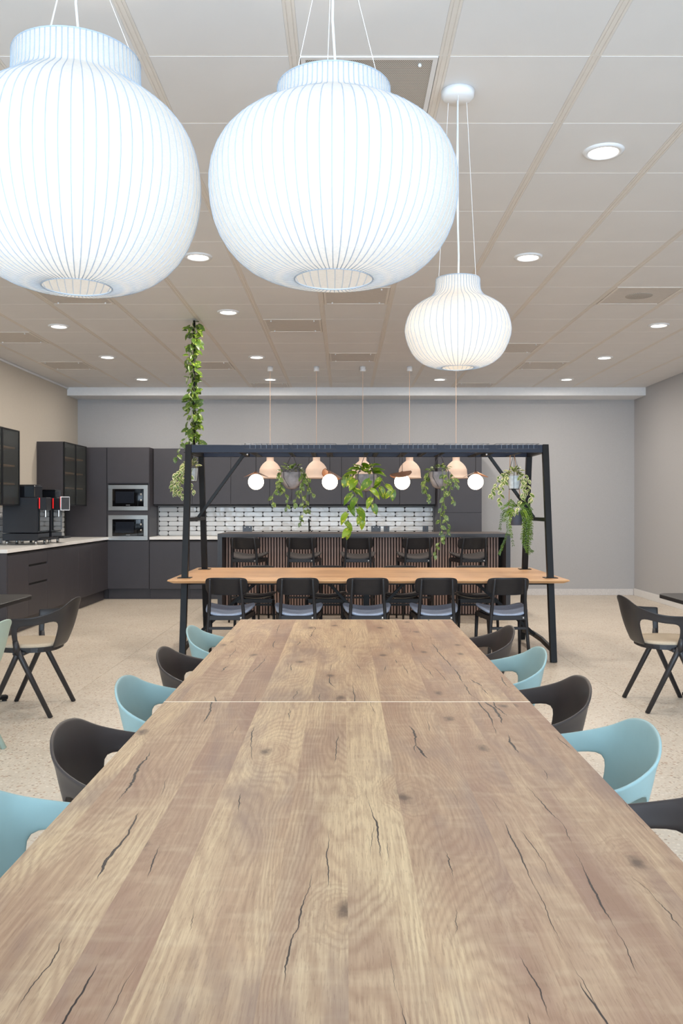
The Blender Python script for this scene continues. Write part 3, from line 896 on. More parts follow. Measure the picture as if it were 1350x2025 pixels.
def coffee_machine(y, label, second):
    t = thing('coffee_machine', label, 'coffee machine', (-4.02, y, .935))
    D, W = .42, .38
    for a in (.04, D - .04):
        for b in (.04, W - .04):
            MB().lathe([(0, 0), (.018, 0), (.018, .045), (.012, .05)], 12, Matrix.Translation((a, b, 0))).build('foot', M['steel'], t, True)
    MB().box(0, D, 0, W, .05, .135, .004).build('base', M['navy_body'], t)
    MB().box(0, D - .005, .002, W - .002, .142, .56, .006).build('body', M['navy_body'], t)
    MB().box(D - .005, D + .012, .03, W - .03, .16, .56, .004).build('front_panel', M['black_glass'], t)
    MB().box(D, D + .13, .05, W - .05, .06, .085, .004).build('drip_tray', M['black_plastic'], t)
    hd = MB().box(D + .012, D + .10, .0, .16, .41, .56, .006).build('dispenser_head', M['navy_body'], t)
    MB().box(D + .012, D + .022, -.003, .0, .43, .555).build('light_strip', M['red'], hd)
    MB().tube([(D + .06, .08, .41), (D + .06, .08, .33)], .010, 10).build('spout', M['steel'], hd)
    if second:
        sc = MB().box(-.055, .055, -.008, .008, -.085, .085, .004, Matrix.Translation((D + .17, -.02, .49)) @ Matrix.Rotation(.35, 4, 'Z')).build('touch_display', M['white_gloss'], t)
        MB().box(-.043, .05, -.0095, -.0085, -.075, .077, 0, Matrix.Translation((D + .17, -.02, .49)) @ Matrix.Rotation(.35, 4, 'Z')).build('screen', M['screen'], sc)
        MB().box(-.057, -.0545, -.008, .006, -.05, .085, 0, Matrix.Translation((D + .17, -.02, .49)) @ Matrix.Rotation(.35, 4, 'Z')).build('light_strip', M['red'], sc)
        MB().tube([(D + .01, .1, .49), (D + .16, 0, .49)], .012, 8).build('display_arm', M['black_plastic'], t)
    hp = MB()
    if not second: hp.box(.16, .36, .06, W - .06, .56, .70, .006)
    else: hp.box(.18, .44, .08, W - .10, .56, .655, .006)
    hp.build('bean_hopper', M['smoke'], t)
    MB().box(.165 if not second else .185, .355 if not second else .435, .065, W - .11, .70 if not second else .655, .712 if not second else .667, .003).build('hopper_lid', M['black_plastic'], t)
coffee_machine(10.03, 'black coffee machine with tall bean hopper at the near end of the counter', False)
coffee_machine(10.50, 'black coffee machine with white framed touch display on an arm', True)

# ------------------------------------------------------------------ island counter with slatted front
IX0, IX1, IYF, IYB, IH = -1.582, 2.067, 10.64, 11.55, 1.05
t = thing('island_counter', 'long island counter with vertical walnut slats and dark top', 'counter', (0, 0, 0))
MB().box(IX0, IX1, IYF, IYB, IH - .045, IH, .002).build('worktop', M['island_top'], t)
tf = MB().box(IX0, IX1, IYF - .004, IYF, IH - .045, IH - .001).build('top_edge', M['island'], t)
for a, b in ((IX0, IX0 + .055), (IX1 - .055, IX1)):
    MB().box(a, b, IYF, IYB, 0, IH - .045).build('gable', M['island'], t)
MB().box(IX0 + .055, IX1 - .055, 10.965, 10.98, 0, IH - .045).build('back_board', M['slat_back'], t)
slat = MB().box(-.0115, .0115, -.022, 0, .012, IH - .047, .0015).mesh('slat', M['slat'])
n = int((IX1 - IX0 - .13) / .0365)
for k in range(n):
    put('slat', slat, t, (IX0 + .075 + k * .0365, 10.965, 0))

# ------------------------------------------------------------------ wooden chairs and bar stools
def grid_mesh(name, rows, m, solid, sub=2, parent=None, cells=None, offset=0.0):
    """rows[i][j] points -> quad sheet with thickness and subdivision"""
    v = [p for r in rows for p in r]; nc = len(rows[0])
    f = []
    for i in range(len(rows) - 1):
        for j in range(nc - 1):
            if cells and not cells(i, j): continue
            f.append((i*nc + j, i*nc + j + 1, (i+1)*nc + j + 1, (i+1)*nc + j))
    me = bpy.data.meshes.new(name); me.from_pydata([tuple(p) for p in v], [], f)
    bm = bmesh.new(); bm.from_mesh(me)
    bmesh.ops.delete(bm, geom=[x for x in bm.verts if not x.link_faces], context='VERTS')
    bmesh.ops.recalc_face_normals(bm, faces=bm.faces[:]); bm.to_mesh(me); bm.free()
    me.materials.append(m); me.shade_smooth()
    o = put(name, me, parent)
    s = o.modifiers.new('solid', 'SOLIDIFY'); s.thickness = solid; s.offset = offset
    s = o.modifiers.new('sub', 'SUBSURF'); s.levels = sub; s.render_levels = sub
    return o

def wooden_chair(name, label, cat, group, sh, z0, z1, pad, stool=False):
    """faces +Y; sh seat height, z0..z1 backrest"""
    t = thing(name, label, cat, (0, 0, 0), 0, group)
    wd = M['chair_black']
    # curved backrest plate
    rows = []
    zc, hh, hw = (z0 + z1)/2, (z1 - z0)/2, .186
    for i in range(7):
        v = -1 + 2 * i / 6
        row = []
        for j in range(11):
            u = -1 + 2 * j / 10
            # rounded corners: pull ends in
            kx = 1 - .07 * abs(v)**6
            kz = 1 - (.26 if v < 0 else .12) * abs(u)**6
            x = u * hw * kx
            row.append((x, -.215 - .035 * v * hh / .08 + .045 * u * u, zc + v * hh * kz))
        rows.append(row)
    grid_mesh('backrest', rows, wd, .013, 1, t)
    # rear legs run from the floor up the outside of the backrest
    lt, lm, lb = .132, .150, .182
    top_y = -.215 - .035 * .9 - .016
    for s in (-1, 1):
        MB().tube([(s*lb, -.235, 0), (s*(lb + lm)/2, -.212, sh * .5), (s*lm, -.205, sh), (s*(lm + lt)/2, -.222, (sh + z1)/2 - .03), (s*lt, top_y - .004, z1 - .022), (s*lt, top_y - .006, z1 - .014)],
                  [.012, .015, .016, .014, .0115, .006], 10).build('leg', wd, t, True)
        MB().tube([(s*.195, .19, sh - .03), (s*.205, .215, 0)], [.017, .012], 10).build('leg', wd, t, True)
        MB().bar((s*.157, -.20, sh - .04), (s*.195, .19, sh - .04), .022, .045, bev=.003).build('side_rail', wd, t)
        zs = .24 if not stool else .28
        if stool:
            MB().bar((s*.17, -.215, .25), (s*.20, .205, .25), .016, .022, bev=.003).build('stretcher', wd, t)
    MB().bar((-.152, -.205, sh - .035), (.152, -.205, sh - .035), .022, .04, bev=.003).build('rear_rail', wd, t)
    MB().bar((-.19, .19, sh - .04), (.19, .19, sh - .04), .022, .045, bev=.003).build('front_rail', wd, t)
    MB().bar((-.162, -.21, sh - .125 if not stool else .30), (.162, -.21, sh - .125 if not stool else .30), .018, .024, bev=.003).build('stretcher', wd, t)
    if stool:
        MB().bar((-.20, .205, .30), (.20, .205, .30), .018, .024, bev=.003).build('footrest', wd, t)
    MB().lathe([(0, .003), (.008, .002), (.009, -.002)], 12, Matrix.Translation((.128, -.2175, sh - .035)) @ Matrix.Rotation(PI/2, 4, 'X')).build('stud', M['silver'], t, True)
    # dished seat
    def seat(zo, k):
        rr = []
        for i in range(9):
            v = -1 + 2 * i / 8
            row = []
            for j in range(11):
                u = -1 + 2 * j / 10
                w = (.208 + .022 * v) * k
                x = u * w * (1 - .10 * abs(v)**5)
                y = (.0 + v * .215 * k) * (1 - .08 * abs(u)**5)
                row.append((x, y, sh + zo + .034 * u * u - .012 * (1 - u*u) * (1 - v*v) + .018 * v - .010))
            rr.append(row)
        return rr
    grid_mesh('seat', seat(-.010, .95), wd, .014, 1, t)
    grid_mesh('seat_pad', seat(.010, 1.0), pad, .026, 1, t)
    return t

first = wooden_chair('dining_chair', 'x', 'chair', None, .455, .612, .772, M['pad_blue'])
first.location = (-1.025, 7.60, 0)
chairs = [(-1.025, 0.0), (-.41, .02), (.20, 0.0), (.80, -.02), (1.41, .05)]
for k, (x, a) in enumerate(chairs):
    c = first if k == 0 else copy_tree(first)
    c.location = (x, 7.60, 0); c.rotation_euler = (0, 0, a)
    tag(c, 'black dining chair with pale blue-grey pad at the pergola table, %s from the vine pole' % ORD[k], 'chair', 'chairs along the pergola table')
far = wooden_chair('dining_chair', 'x', 'chair', None, .455, .60, .752, M['pad_char_and_shaded'])
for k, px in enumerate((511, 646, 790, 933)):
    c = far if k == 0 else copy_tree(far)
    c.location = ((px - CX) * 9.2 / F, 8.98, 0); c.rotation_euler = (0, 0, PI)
    tag(c, 'black dining chair with shade-darkened pad at the pergola table, %s from the vine pole' % ORD[k], 'chair', 'chairs along the pergola table')
stool = wooden_chair('bar_stool', 'x', 'stool', None, .775, .872, 1.024, M['pad_char_and_shaded'], True)
for k, (px, a) in enumerate(((487, -.12), (597, -.06), (708, -.02), (824, .06), (933, .10))):
    c = stool if k == 0 else copy_tree(stool)
    c.location = ((px - CX) * 10.2 / F, 10.42, 0); c.rotation_euler = (0, 0, a)
    tag(c, 'tall black bar stool at the slatted island, %s from the microwave end' % ORD[k], 'stool', 'bar stools at the island')

# ------------------------------------------------------------------ pergola table
PXL, PXR = -1.44, 1.855
PZ = 1.955
t = thing('pergola_table', 'long oak table with black steel pergola frame rising through it', 'table', (0, 0, 0))
tx0, tx1, ty0, ty1, tz = -1.555, 1.975, 7.48, 9.03, .74
e = .035
v = [(tx0 + .05, ty0 + e, tz - .032), (tx1 - .05, ty0 + e, tz - .032), (tx1 - .05, ty1 - e, tz - .032), (tx0 + .05, ty1 - e, tz - .032),
     (tx0, ty0, tz - .010), (tx1, ty0, tz - .010), (tx1, ty1, tz - .010), (tx0, ty1, tz - .010),
     (tx0 + .004, ty0 + .004, tz), (tx1 - .004, ty0 + .004, tz), (tx1 - .004, ty1 - .004, tz), (tx0 + .004, ty1 - .004, tz)]
f = [(0, 3, 2, 1), (8, 9, 10, 11)]
for i in (0, 4):
    for k in range(4): f.append((i + k, i + (k+1) % 4, i + 4 + (k+1) % 4, i + 4 + k))
MB().add(v, f).build('tabletop', M['light_oak'], t)
bk = M['black_metal']
def post_y(front, z):
    a, b = (7.58, 7.90) if front else (8.92, 8.58)
    return a + (b - a) * z / PZ
for X in (PXL, PXR):
    for fr in (True, False):
        MB().bar((X, post_y(fr, 0), 0), (X, post_y(fr, PZ), PZ), .055, .055, (1, 0, 0), .002).build('post', bk, t)
        MB().box(X - .06, X + .06, post_y(fr, tz) - .05, post_y(fr, tz) + .05, tz, tz + .006, .001).build('flange', bk, t)
    MB().bar((X, post_y(True, 1.265), 1.265), (X, post_y(False, 1.265), 1.265), .05, .035, bev=.002).build('side_rail', bk, t)
    MB().bar((X, post_y(True, PZ - .035), PZ - .035), (X, post_y(False, PZ - .035), PZ - .035), .05, .07, bev=.002).build('end_beam', bk, t)
    # low bent tie between the posts
    MB().bar((X, post_y(True, .10), .10), (X, 8.05, .135), .03, .045, bev=.002).bar((X, 8.04, .135), (X, 8.46, .135), .03, .045, bev=.002).bar((X, 8.45, .135), (X, post_y(False, .10), .10), .03, .045, bev=.002).build('foot_tie', bk, t)
    sgn = 1 if X < 0 else -1
    MB().bar((X + sgn * .02, 8.25, .15), (X + sgn * .62, 8.25, .68), .03, .03, bev=.002).build('knee_brace', bk, t)
    MB().bar((X + sgn * .03, 8.24, 1.28), (X + sgn * .46, 8.24, PZ - .08), .03, .03, bev=.002).build('corner_brace', bk, t)
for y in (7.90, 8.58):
    MB().box(PXL + .027, PXR - .027, y - .022, y + .022, PZ - .072, PZ, .002).build('long_beam', M['beam_sky_tint'], t)
for X in (PXL + .47, PXR - .47, -.3, .3, .75):
    MB().box(X - .02, X + .02, 7.92, 8.56, PZ - .07, PZ - .04, .002).build('cross_member', bk, t)
for y in (7.85, 8.65):
    MB().box(tx0 + .10, tx1 - .10, y - .02, y + .02, tz - .072, tz - .032).build('table_rail', bk, t)
cxm = .21
MB().bar((cxm, 8.25, .0), (cxm, 8.25, .68), .06, .06, bev=.002).build('centre_leg', bk, t)
for s in (-1, 1):
    MB().bar((cxm + s * .03, 8.20, .30), (cxm + s * .40, 8.20, .69), .035, .03, bev=.002).build('centre_brace', bk, t)
    MB().box(cxm + s*.74 - .022, cxm + s*.74 + .022, ty0 + .045, ty0 + .075, tz - .046, tz - .032).build('cable_port', M['white'], t)
for X in (PXL + .54, PXR - .54):
    MB().lathe([(0, -.012), (.008, -.008), (.011, 0), (.008, .008), (0, .012)], 10, Matrix.Translation((X, 7.905, PZ - .085))).build('spot', M['silver'], t, True)

M['wire_grey'] = mat('grey_steel_wire', (112, 118, 128), 0.35, 0.7)
# wire trays on the pergola top
trays = [(483, 570), (577, 664), (688, 773), (787, 866), (880, 967), (981, 1066)]
for k, (a, b) in enumerate(trays):
    x0, x1 = (a - CX) * 7.87 / F, (b - CX) * 7.87 / F
    w = x1 - x0
    t = thing('wire_tray', 'thin black wire grid tray on the pergola top, %s from the vine pole' % ORD[k], 'wire tray', ((x0 + x1)/2, 7.876, PZ), 0, 'wire trays on the pergola')
    fr = MB()
    fr.tube([(-w/2, 0, -.038), (w/2, 0, -.038), (w/2, 0, .010), (-w/2, 0, .010), (-w/2, 0, -.038)], .0022, 5)
    fr.tube([(-w/2, 0, .010), (-w/2, .70, .010), (w/2, .70, .010), (w/2, 0, .010)], .0022, 5)
    fr.build('rim', M['wire_grey'], t)
    for q in range(1, 8):
        x = -w/2 + w * q / 8
        MB().tube([(x, 0, -.038), (x, 0, .010), (x, .70, .010)], .0018, 5).build('wire', M['wire_grey'], t)

# ------------------------------------------------------------------ globe lamps under the pergola
for k, (px, rz, tilt) in enumerate(((506, PI/2, .10), (652, .5, -.9), (795, .1, .35), (940, PI/2, 0.0))):
    t = thing('globe_lamp', 'glowing opal globe lamp with copper leaf shade, %s from the vine pole' % ORD[k], 'lamp',
              ((px - CX) * 8.23 / F, 8.23, 1.623), 0, 'globe lamps under the pergola')
    g = .0756
    MB().lathe([(g * math.sin(a), -g * math.cos(a)) for a in [PI * i / 20 for i in range(21)]], 32).build('globe', M['glow_globe'], t, True)
    MB().tube([(0, 0, g - .004), (0, 0, g + .02), (0, 0, g + .028)], [.02, .018, .006], 14).build('cap', M['copper'], t, True)
    MB().tube([(0, 0, g + .02), (0, 0, PZ - .07 - 1.623)], .0028, 6).build('cord', M['black_plastic'], t)
    MB().box(-.03, .03, -.34, .34, PZ - .072 - 1.623, PZ - .066 - 1.623).build('mounting_bar', M['black_metal'], t)
    # leaf: round sheet folded over the globe
    rows = []
    for i in range(9):
        v = -1 + 2 * i / 8
        row = []
        for j in range(13):
            u = -1 + 2 * j / 12
            w = math.sqrt(max(.02, 1 - v*v*.92))
            x = u * w * .125; y = v * .105
            row.append((x, y, .100 - .46 * abs(x) - .5 * y * y))
        rows.append(row)
    lf = grid_mesh('leaf_shade', rows, M['copper'], .002, 1, t)
    lf.rotation_euler = (tilt * .5, 0, rz - PI/2)

# ------------------------------------------------------------------ peach pendants above the island
proto = None
for k, px in enumerate((534, 625.5, 717, 809.5, 901.5)):
    x = (px - CX) * 11.0 / F
    if proto is None:
        t = proto = thing('dome_pendant', 'x', 'pendant lamp', (x, 11.0, 1.752))
        H = ZC - 1.752
        MB().lathe([(.150, .0), (.153, .006), (.149, .014), (.145, .018), (.144, .05), (.140, .085), (.137, .118), (.134, .122), (.118, .155), (.092, .188), (.066, .210), (.050, .222), (.0465, .232), (.0465, .305), (.050, .306), (.050, .313), (.044, .314),
                    (.040, .30), (.040, .225), (.085, .18), (.128, .12), (.139, .02), (.146, .002)], 40, close=True).build('shade', M['peach'], t, True)
        MB().lathe([(.0465, .30), (.03, .316), (.006, .322), (0, .322)], 20).build('cap', M['peach'], t, True)
        MB().tube([(0, 0, .32), (0, 0, H - .05)], .0028, 6).build('cord', M['peach_cord'], t)
        MB().lathe([(0, H - .062), (.034, H - .062), (.036, H - .058), (.036, H - .002), (0, H - .002)], 24).build('ceiling_rose', M['white'], t, True)
        MB().lathe([(0, .02), (.03, .03), (.04, .06), (.025, .11), (.016, .13)], 16).build('bulb', M['glow_warm'], t, True)
        c = t
    else:
        c = thing('dome_pendant', 'x', 'pendant lamp', (x, 11.0, 1.752))
        for ch in proto.children:
            if ch.type == 'MESH': put(ch.name.split('.')[0], ch.data, c)
    lamp_light('pendant_bulb_light', 'POINT', (0, 0, .05), 3.0, (1.0, .80, .60), c, .03)
    tag(c, 'peach dome pendant over the island counter, %s from the microwave end' % ORD[k], 'pendant lamp', 'peach pendants over the island')

# ------------------------------------------------------------------ rustic oak tables
def oak_table(label, y0, y1):
    t = thing('oak_table', label, 'table', (.008, (y0 + y1)/2, 0))
    L = y1 - y0 - .003
    MB().box(-.598, .598, -L/2 + .002, L/2 - .002, .712, .740, .0010).build('tabletop', M['rustic_oak'], t)
    for sy in (-1, 1):
        MB().box(-.598, .598, sy*(L/2 - .001) - .001, sy*(L/2 - .001) + .001, .712, .7402).build('edge_band', M['edge_band'], t)
    for sx in (-1, 1):
        for sy in (-1, 1):
            MB().bar((sx*.17, sy*(L/2 - .42), 0), (sx*.17, sy*(L/2 - .42), .68), .06, .06, (1, 0, 0), .002).build('leg', M['black_metal'], t)
    for sy in (-1, 1):
        MB().bar((-.45, sy*(L/2 - .42), .695), (.45, sy*(L/2 - .42), .695), .06, .033).build('cross_rail', M['black_metal'], t)
        MB().bar((-.24, sy*(L/2 - .42), .02), (.24, sy*(L/2 - .42), .02), .06, .03, bev=.002).build('foot', M['black_metal'], t)
    MB().bar((0, -L/2 + .42, .695), (0, L/2 - .42, .695), .06, .033).build('long_rail', M['black_metal'], t)
    return t
SEAM, TFAR = 2.790, 4.842
oak_table('rustic knotty oak table butted against the other, the one next to the pergola', SEAM, TFAR)
oak_table('rustic knotty oak table butted against the other, the one away from the pergola', 2 * SEAM - TFAR, SEAM)

# ------------------------------------------------------------------ tub chairs
def tub_chair(label, shell, pad, group):
    """faces +X; origin on the floor between the feet"""
    t = thing('tub_chair', label, 'chair', (0, 0, 0), 0, group)
    rim = [(.052, .262, .652), (.008, .268, .652), (-.07, .270, .655), (-.150, .256, .668), (-.250, .192, .706), (-.276, .138, .742), (-.29, .088, .760), (-.298, 0, .770)]
    base = [(.040, .222, .440), (.004, .226, .440), (-.055, .224, .440), (-.110, .208, .440), (-.182, .146, .440), (-.195, .108, .440), (-.200, .070, .440), (-.206, 0, .440)]
    vs = [0, .10, .40, .74, .86, .95, 1.0]
    rows = []
    for v in vs:
        half = []
        for r, b in zip(rim, base):
            s = v ** 1.0
            bulge = .018 * math.sin(PI * min(1, v * 1.0))
            fl = .010 * max(0, (v - .8) / .2) ** 2
            d = Vector((r[0], r[1])) - Vector((-.02, 0))
            d.normalize()
            x = b[0] + (r[0] - b[0]) * s + d.x * (bulge + fl); y = b[1] + (r[1] - b[1]) * s + d.y * (bulge * .6 + fl)
            half.append((x, y, b[2] + (r[2] - b[2]) * v))
        row = [(x, -y, z) for x, y, z in half] + [(x, y, z) for x, y, z in half[::-1]][1:]
        rows.append(row)
    nc = len(rows[0])
    def cells(i, j):
        jj = min(j, nc - 2 - j)
        return not (jj in (1, 2, 3) and 0 <= i <= 2)
    grid_mesh('shell', rows, shell, .010, 2, t, cells)
    # seat pan and pad
    def outline(k, fx):
        pts = []
        n = 28
        for i in range(n):
            a = 2 * PI * i / n
            cx, sy = math.cos(a), math.sin(a)
            x = math.copysign(abs(cx) ** .75, cx) * (.235 if cx > 0 else .205) * k
            y = math.copysign(abs(sy) ** .75, sy) * .222 * k
            pts.append((x, y))
        return pts
    MB().prism(outline(.93, 0), .418, .442).prism(outline(1.0, 0), .440, .452).build('seat_pan', shell, t)
    po = outline(.95, 0)
    m = MB(); n = len(po)
    rings = [(1.0, .452), (1.01, .462), (.97, .472), (.80, .474), (.40, .466)]
    vv = [(x * k, y * k, z) for k, z in rings for x, y in po] + [(0, 0, .463)]
    ff = []
    for i in range(len(rings) - 1):
        for q in range(n): ff.append((i*n + q, i*n + (q+1) % n, (i+1)*n + (q+1) % n, (i+1)*n + q))
    for q in range(n): ff.append(((len(rings)-1)*n + q, (len(rings)-1)*n + (q+1) % n, len(vv) - 1))
    m.add(vv, ff).build('seat_pad', pad, t, True)
    # inverted V legs meeting under the arm posts
    for s in (-1, 1):
        MB().tube([(.025, s*.245, .50), (.02, s*.236, .455), (.012, s*.230, .41)], [.018, .021, .021], 10).build('arm_post', shell, t, True)
        for q in (-1, 1):
            MB().tube([(.012, s*.230, .435), (.02 * q + .01, s*.231, .385), (q*.205, s*.238, 0)], [.018, .0185, .0155], 10).build('leg', shell, t, True)
    MB().box(-.03, .05, -.23, .23, .405, .428, .004).build('under_frame', shell, t)
    return t
tubs = {}
def place_tub(kind, label, x, y, rz, group=None):
    if kind not in tubs:
        tubs[kind] = tub_chair('x', M['shell_' + kind], M['pad_beige'], group); c = tubs[kind]
    else:
        c = copy_tree(tubs[kind])
    c.location = (x, y, 0); c.rotation_euler = (0, 0, rz)
    tag(c, label, 'chair', group)
    if not group and 'group' in c: del c['group']
    return c
ys = [4.39, 3.71, 3.06, 2.415, 1.78]
NAMES = {'teal': 'teal', 'brown': 'dark brown'}
for k, y in enumerate(ys):
    for s in (-1, 1):
        kind = ('teal', 'brown')[(k + (0 if s < 0 else 1)) % 2]
        side = 'coffee machine' if s < 0 else 'bare wall'
        place_tub(kind, '%s tub chair, %s from the pergola along the %s side' % (NAMES[kind], ORD[k], side),
                  .541 * s + (.018 if s > 0 else .042), y, PI if s > 0 else 0.0, 'tub chairs along the rustic tables')
place_tub('black', 'black tub chair with beige pad at the black table near the coffee counter', -2.125, 5.82, PI)
place_tub('black', 'black tub chair with beige pad at the black table near the right wall', 2.225, 5.94, 0.0)
place_tub('sage', 'pale sage green tub chair with its back to the rustic table', -2.145, 4.63, PI)

def cafe_table(label, x0, x1, y0, y1):
    t = thing('cafe_table', label, 'table', ((x0 + x1)/2, (y0 + y1)/2, 0))
    w, d = x1 - x0, y1 - y0
    MB().prism(rrect(w, d, .09, 6), .712, .740, .003).build('tabletop', M['table_black'], t)
    MB().tube([(0, 0, .03), (0, 0, .70)], .035, 16).build('column', M['black_metal'], t, True)
    MB().box(-.2, .2, -.2, .2, .70, .712).build('top_plate', M['black_metal'], t)
    for k in range(4):
        a = math.radians(45 + 90 * k)
        f_ = MB().bar((0, 0, .05), (.36 * math.cos(a), .36 * math.sin(a), .025), .045, .03, bev=.006).build('foot', M['black_metal'], t)
        MB().lathe([(0, 0), (.018, 0), (.018, .006), (.006, .012), (.006, .02)], 12, Matrix.Translation((.34 * math.cos(a), .34 * math.sin(a), 0))).build('glide', M['black_plastic'], f_, True)
cafe_table('black cafe table with rounded corners by the coffee counter', -3.06, -2.26, 5.42, 6.25)
cafe_table('black cafe table with rounded corners by the bare right wall', 2.31, 3.11, 5.54, 6.34)

# ------------------------------------------------------------------ plants
def leaf_mesh(name, m, w=.5, heart=True, fold=.16, droop=.22, n=5):
    """unit leaf along +Y, normal +Z"""
    L, C, R = [], [], []
    for i in range(n + 1):
        u = i / n
        if heart:
            ww = w * (math.sin(PI * min(1, u * .86 + .14)) ** .8) * (1.0 - .25 * u) if u < 1 else 0
            yy = u - (.10 * (1 - u) ** 3)
        else:
            ww = w * math.sin(PI * (u * .96 + .02)) ** .9 if 0 < u < 1 else .02
            yy = u
        z = -droop * u * u
        C.append((0, u, z)); L.append((-ww, yy, z + fold * ww)); R.append((ww, yy, z + fold * ww))
    v = C + L + R; k = n + 1
    f = []
    for i in range(n):
        f.append((i, i + 1, k + i + 1, k + i)); f.append((i, 2*k + i, 2*k + i + 1, i + 1))
    me = bpy.data.meshes.new(name); me.from_pydata(v, [], f); me.materials.append(m); me.shade_smooth()
    return me
LM = {'vine': [leaf_mesh('leaf', M['leaf_vine'], .40), leaf_mesh('leaf', M['leaf_vine'], .36, True, .3, .4)],
      'varieg': [leaf_mesh('leaf', M['leaf_varieg'], .40, True, .2, .2), leaf_mesh('leaf', M['leaf_varieg'], .38, True, .35, .35)],
      'small': [leaf_mesh('leaf', M['leaf_small'], .38, True, .15, .25), leaf_mesh('leaf', M['leaf_small'], .34, False, .2, .3)],
      'lime': [leaf_mesh('leaf', M['leaf_lime'], .36, True, .22, .35), leaf_mesh('leaf', M['leaf_lime'], .33, True, .35, .5)],
      'fern': [leaf_mesh('leaf', M['leaf_fern'], .16, False, .1, .2, 3)]}
def put_leaf(t, kind, pos, d, nrm, size, rng):
    d = Vector(d).normalized(); nrm = Vector(nrm)
    x = d.cross(nrm)
    if x.length < 1e-3: x = d.cross(Vector((.3, .9, .2)))
    x.normalize(); z = x.cross(d).normalized()
    Mx = Matrix((x, d, z)).transposed().to_4x4()
    o = bpy.data.objects.new('leaf', rng.choice(LM[kind])); COL.objects.link(o)
    o.parent = t
    o.matrix_local = Matrix.Translation(pos) @ Mx @ Matrix.Diagonal((size, size, size, 1))
def smooth_path(pts, n=6):
    P = [Vector(p) for p in pts]; out = []
    for i in range(len(P) - 1):
        p0, p1, p2, p3 = P[max(i-1, 0)], P[i], P[i+1], P[min(i+2, len(P)-1)]
        for k in range(n):
            s = k / n
            out.append(0.5 * ((2*p1) + (p2-p0)*s + (2*p0-5*p1+4*p2-p3)*s*s + (3*p1-p0-3*p2+p3)*s**3))
    out.append(P[-1]); return out
def runner(t, kind, pts, rng, step, size, stem_r=.0022):
    P = smooth_path(pts)
    MB().tube(P, stem_r, 5).build('stem', M['stem'], t, True)
    acc = 0; side = 1
    for a, b in zip(P, P[1:]):
        acc += (b - a).length
        if acc >= step:
            acc = 0; side = -side
            d = (b - a).normalized()
            ang = rng.uniform(-.9, .9)
            out = Vector((side * math.cos(ang), -abs(math.sin(ang)) * .9 - .15, 0))
            dr = out * .75 + Vector((0, 0, -.75 + rng.uniform(-.25, .35)))
            nm = Vector((rng.uniform(-.4, .4) + side * .25, -1.0, .55 + rng.uniform(-.3, .3)))
            put_leaf(t, kind, b, dr, nm, size * rng.uniform(.75, 1.2), rng)
    put_leaf(t, kind, P[-1], (rng.uniform(-.4, .4), -.3, -1), (0, -1, .3), size * .9, rng)
def crown(t, kind, n, r, z, size, rng, up=.5):
    for k in range(n):
        a = 2 * PI * k * .381966 + rng.uniform(-.3, .3)
        q = math.sqrt((k + .5) / n)
        pos = Vector((math.cos(a) * r * q, math.sin(a) * r * q, z + rng.uniform(0, .04) + (1 - q) * .035))
        d = Vector((math.cos(a) * (.4 + q), math.sin(a) * (.4 + q), up * (1.2 - q) + rng.uniform(-.25, .25)))
        put_leaf(t, kind, pos, d, Vector((-math.cos(a) * .3, -.5 - math.sin(a) * .2, 1)), size * rng.uniform(.75, 1.2), rng)
SC = F / 8.23
def rel(px, py, cx, cy, dy=0.0):
    return ((px - cx) / SC, dy, (cy - py) / SC)

# stone bowls on cords
def bowl_plant(label, px, py_top, kind, seed, ncrown, crown_sz, vines, step, size):
    rng = random.Random(seed)
    x = (px - CX) / SC; zt = CH + (CY - py_top) / SC
    t = thing('hanging_plant', label, 'hanging plant', (x, 8.23, zt), 0)
    R, Hh = .104, .165
    prof = [(0, -Hh)] + [(R * (math.sin(a) ** .8) * (1.0), -Hh + Hh * (1 - math.cos(a)) * .92) for a in [PI/2 * k / 7 for k in range(1, 8)]] + [(R * 1.0, -.005), (R * .97, 0), (R * .90, -.004), (R * .86, -.03)]
    MB().lathe(prof, 28).build('pot', M['stone_pot'], t, True)
    MB().lathe([(0, -.022), (R * .88, -.025)], 20).build('soil', M['soil'], t)
    top = PZ - .07 - zt
    for k in range(4):
        a = PI/4 + PI/2 * k
        h = MB().tube([(.010 * math.cos(a), .01 * math.sin(a), top + .004), (R * 1.02 * math.cos(a), R * 1.02 * math.sin(a), .0), (R * 1.03 * math.cos(a), R * 1.03 * math.sin(a), -.05), (R * .72 * math.cos(a + .4), R * .72 * math.sin(a + .4), -.135), (0, 0, -Hh - .004)], .0032, 6)
        h.build('hanger_cord', M['cord_dark'], t)
    MB().box(-.02, .02, -.34, .34, top, top + .006).build('mounting_bar', M['black_metal'], t)
    tas = MB()
    for k in range(5): tas.tube([(0, 0, -Hh), (rng.uniform(-.015, .015), rng.uniform(-.01, .01), -Hh - .11)], .002, 5)
    tas.build('tassel', M['cord_dark'], t)
    crown(t, kind, ncrown, R * .92, .004, crown_sz, rng, .95)
    for vn in vines:
        pts = [rel(a, b, px, py_top, dy) for (a, b, dy) in vn]
        runner(t, kind, pts, rng, step, size)
    return t
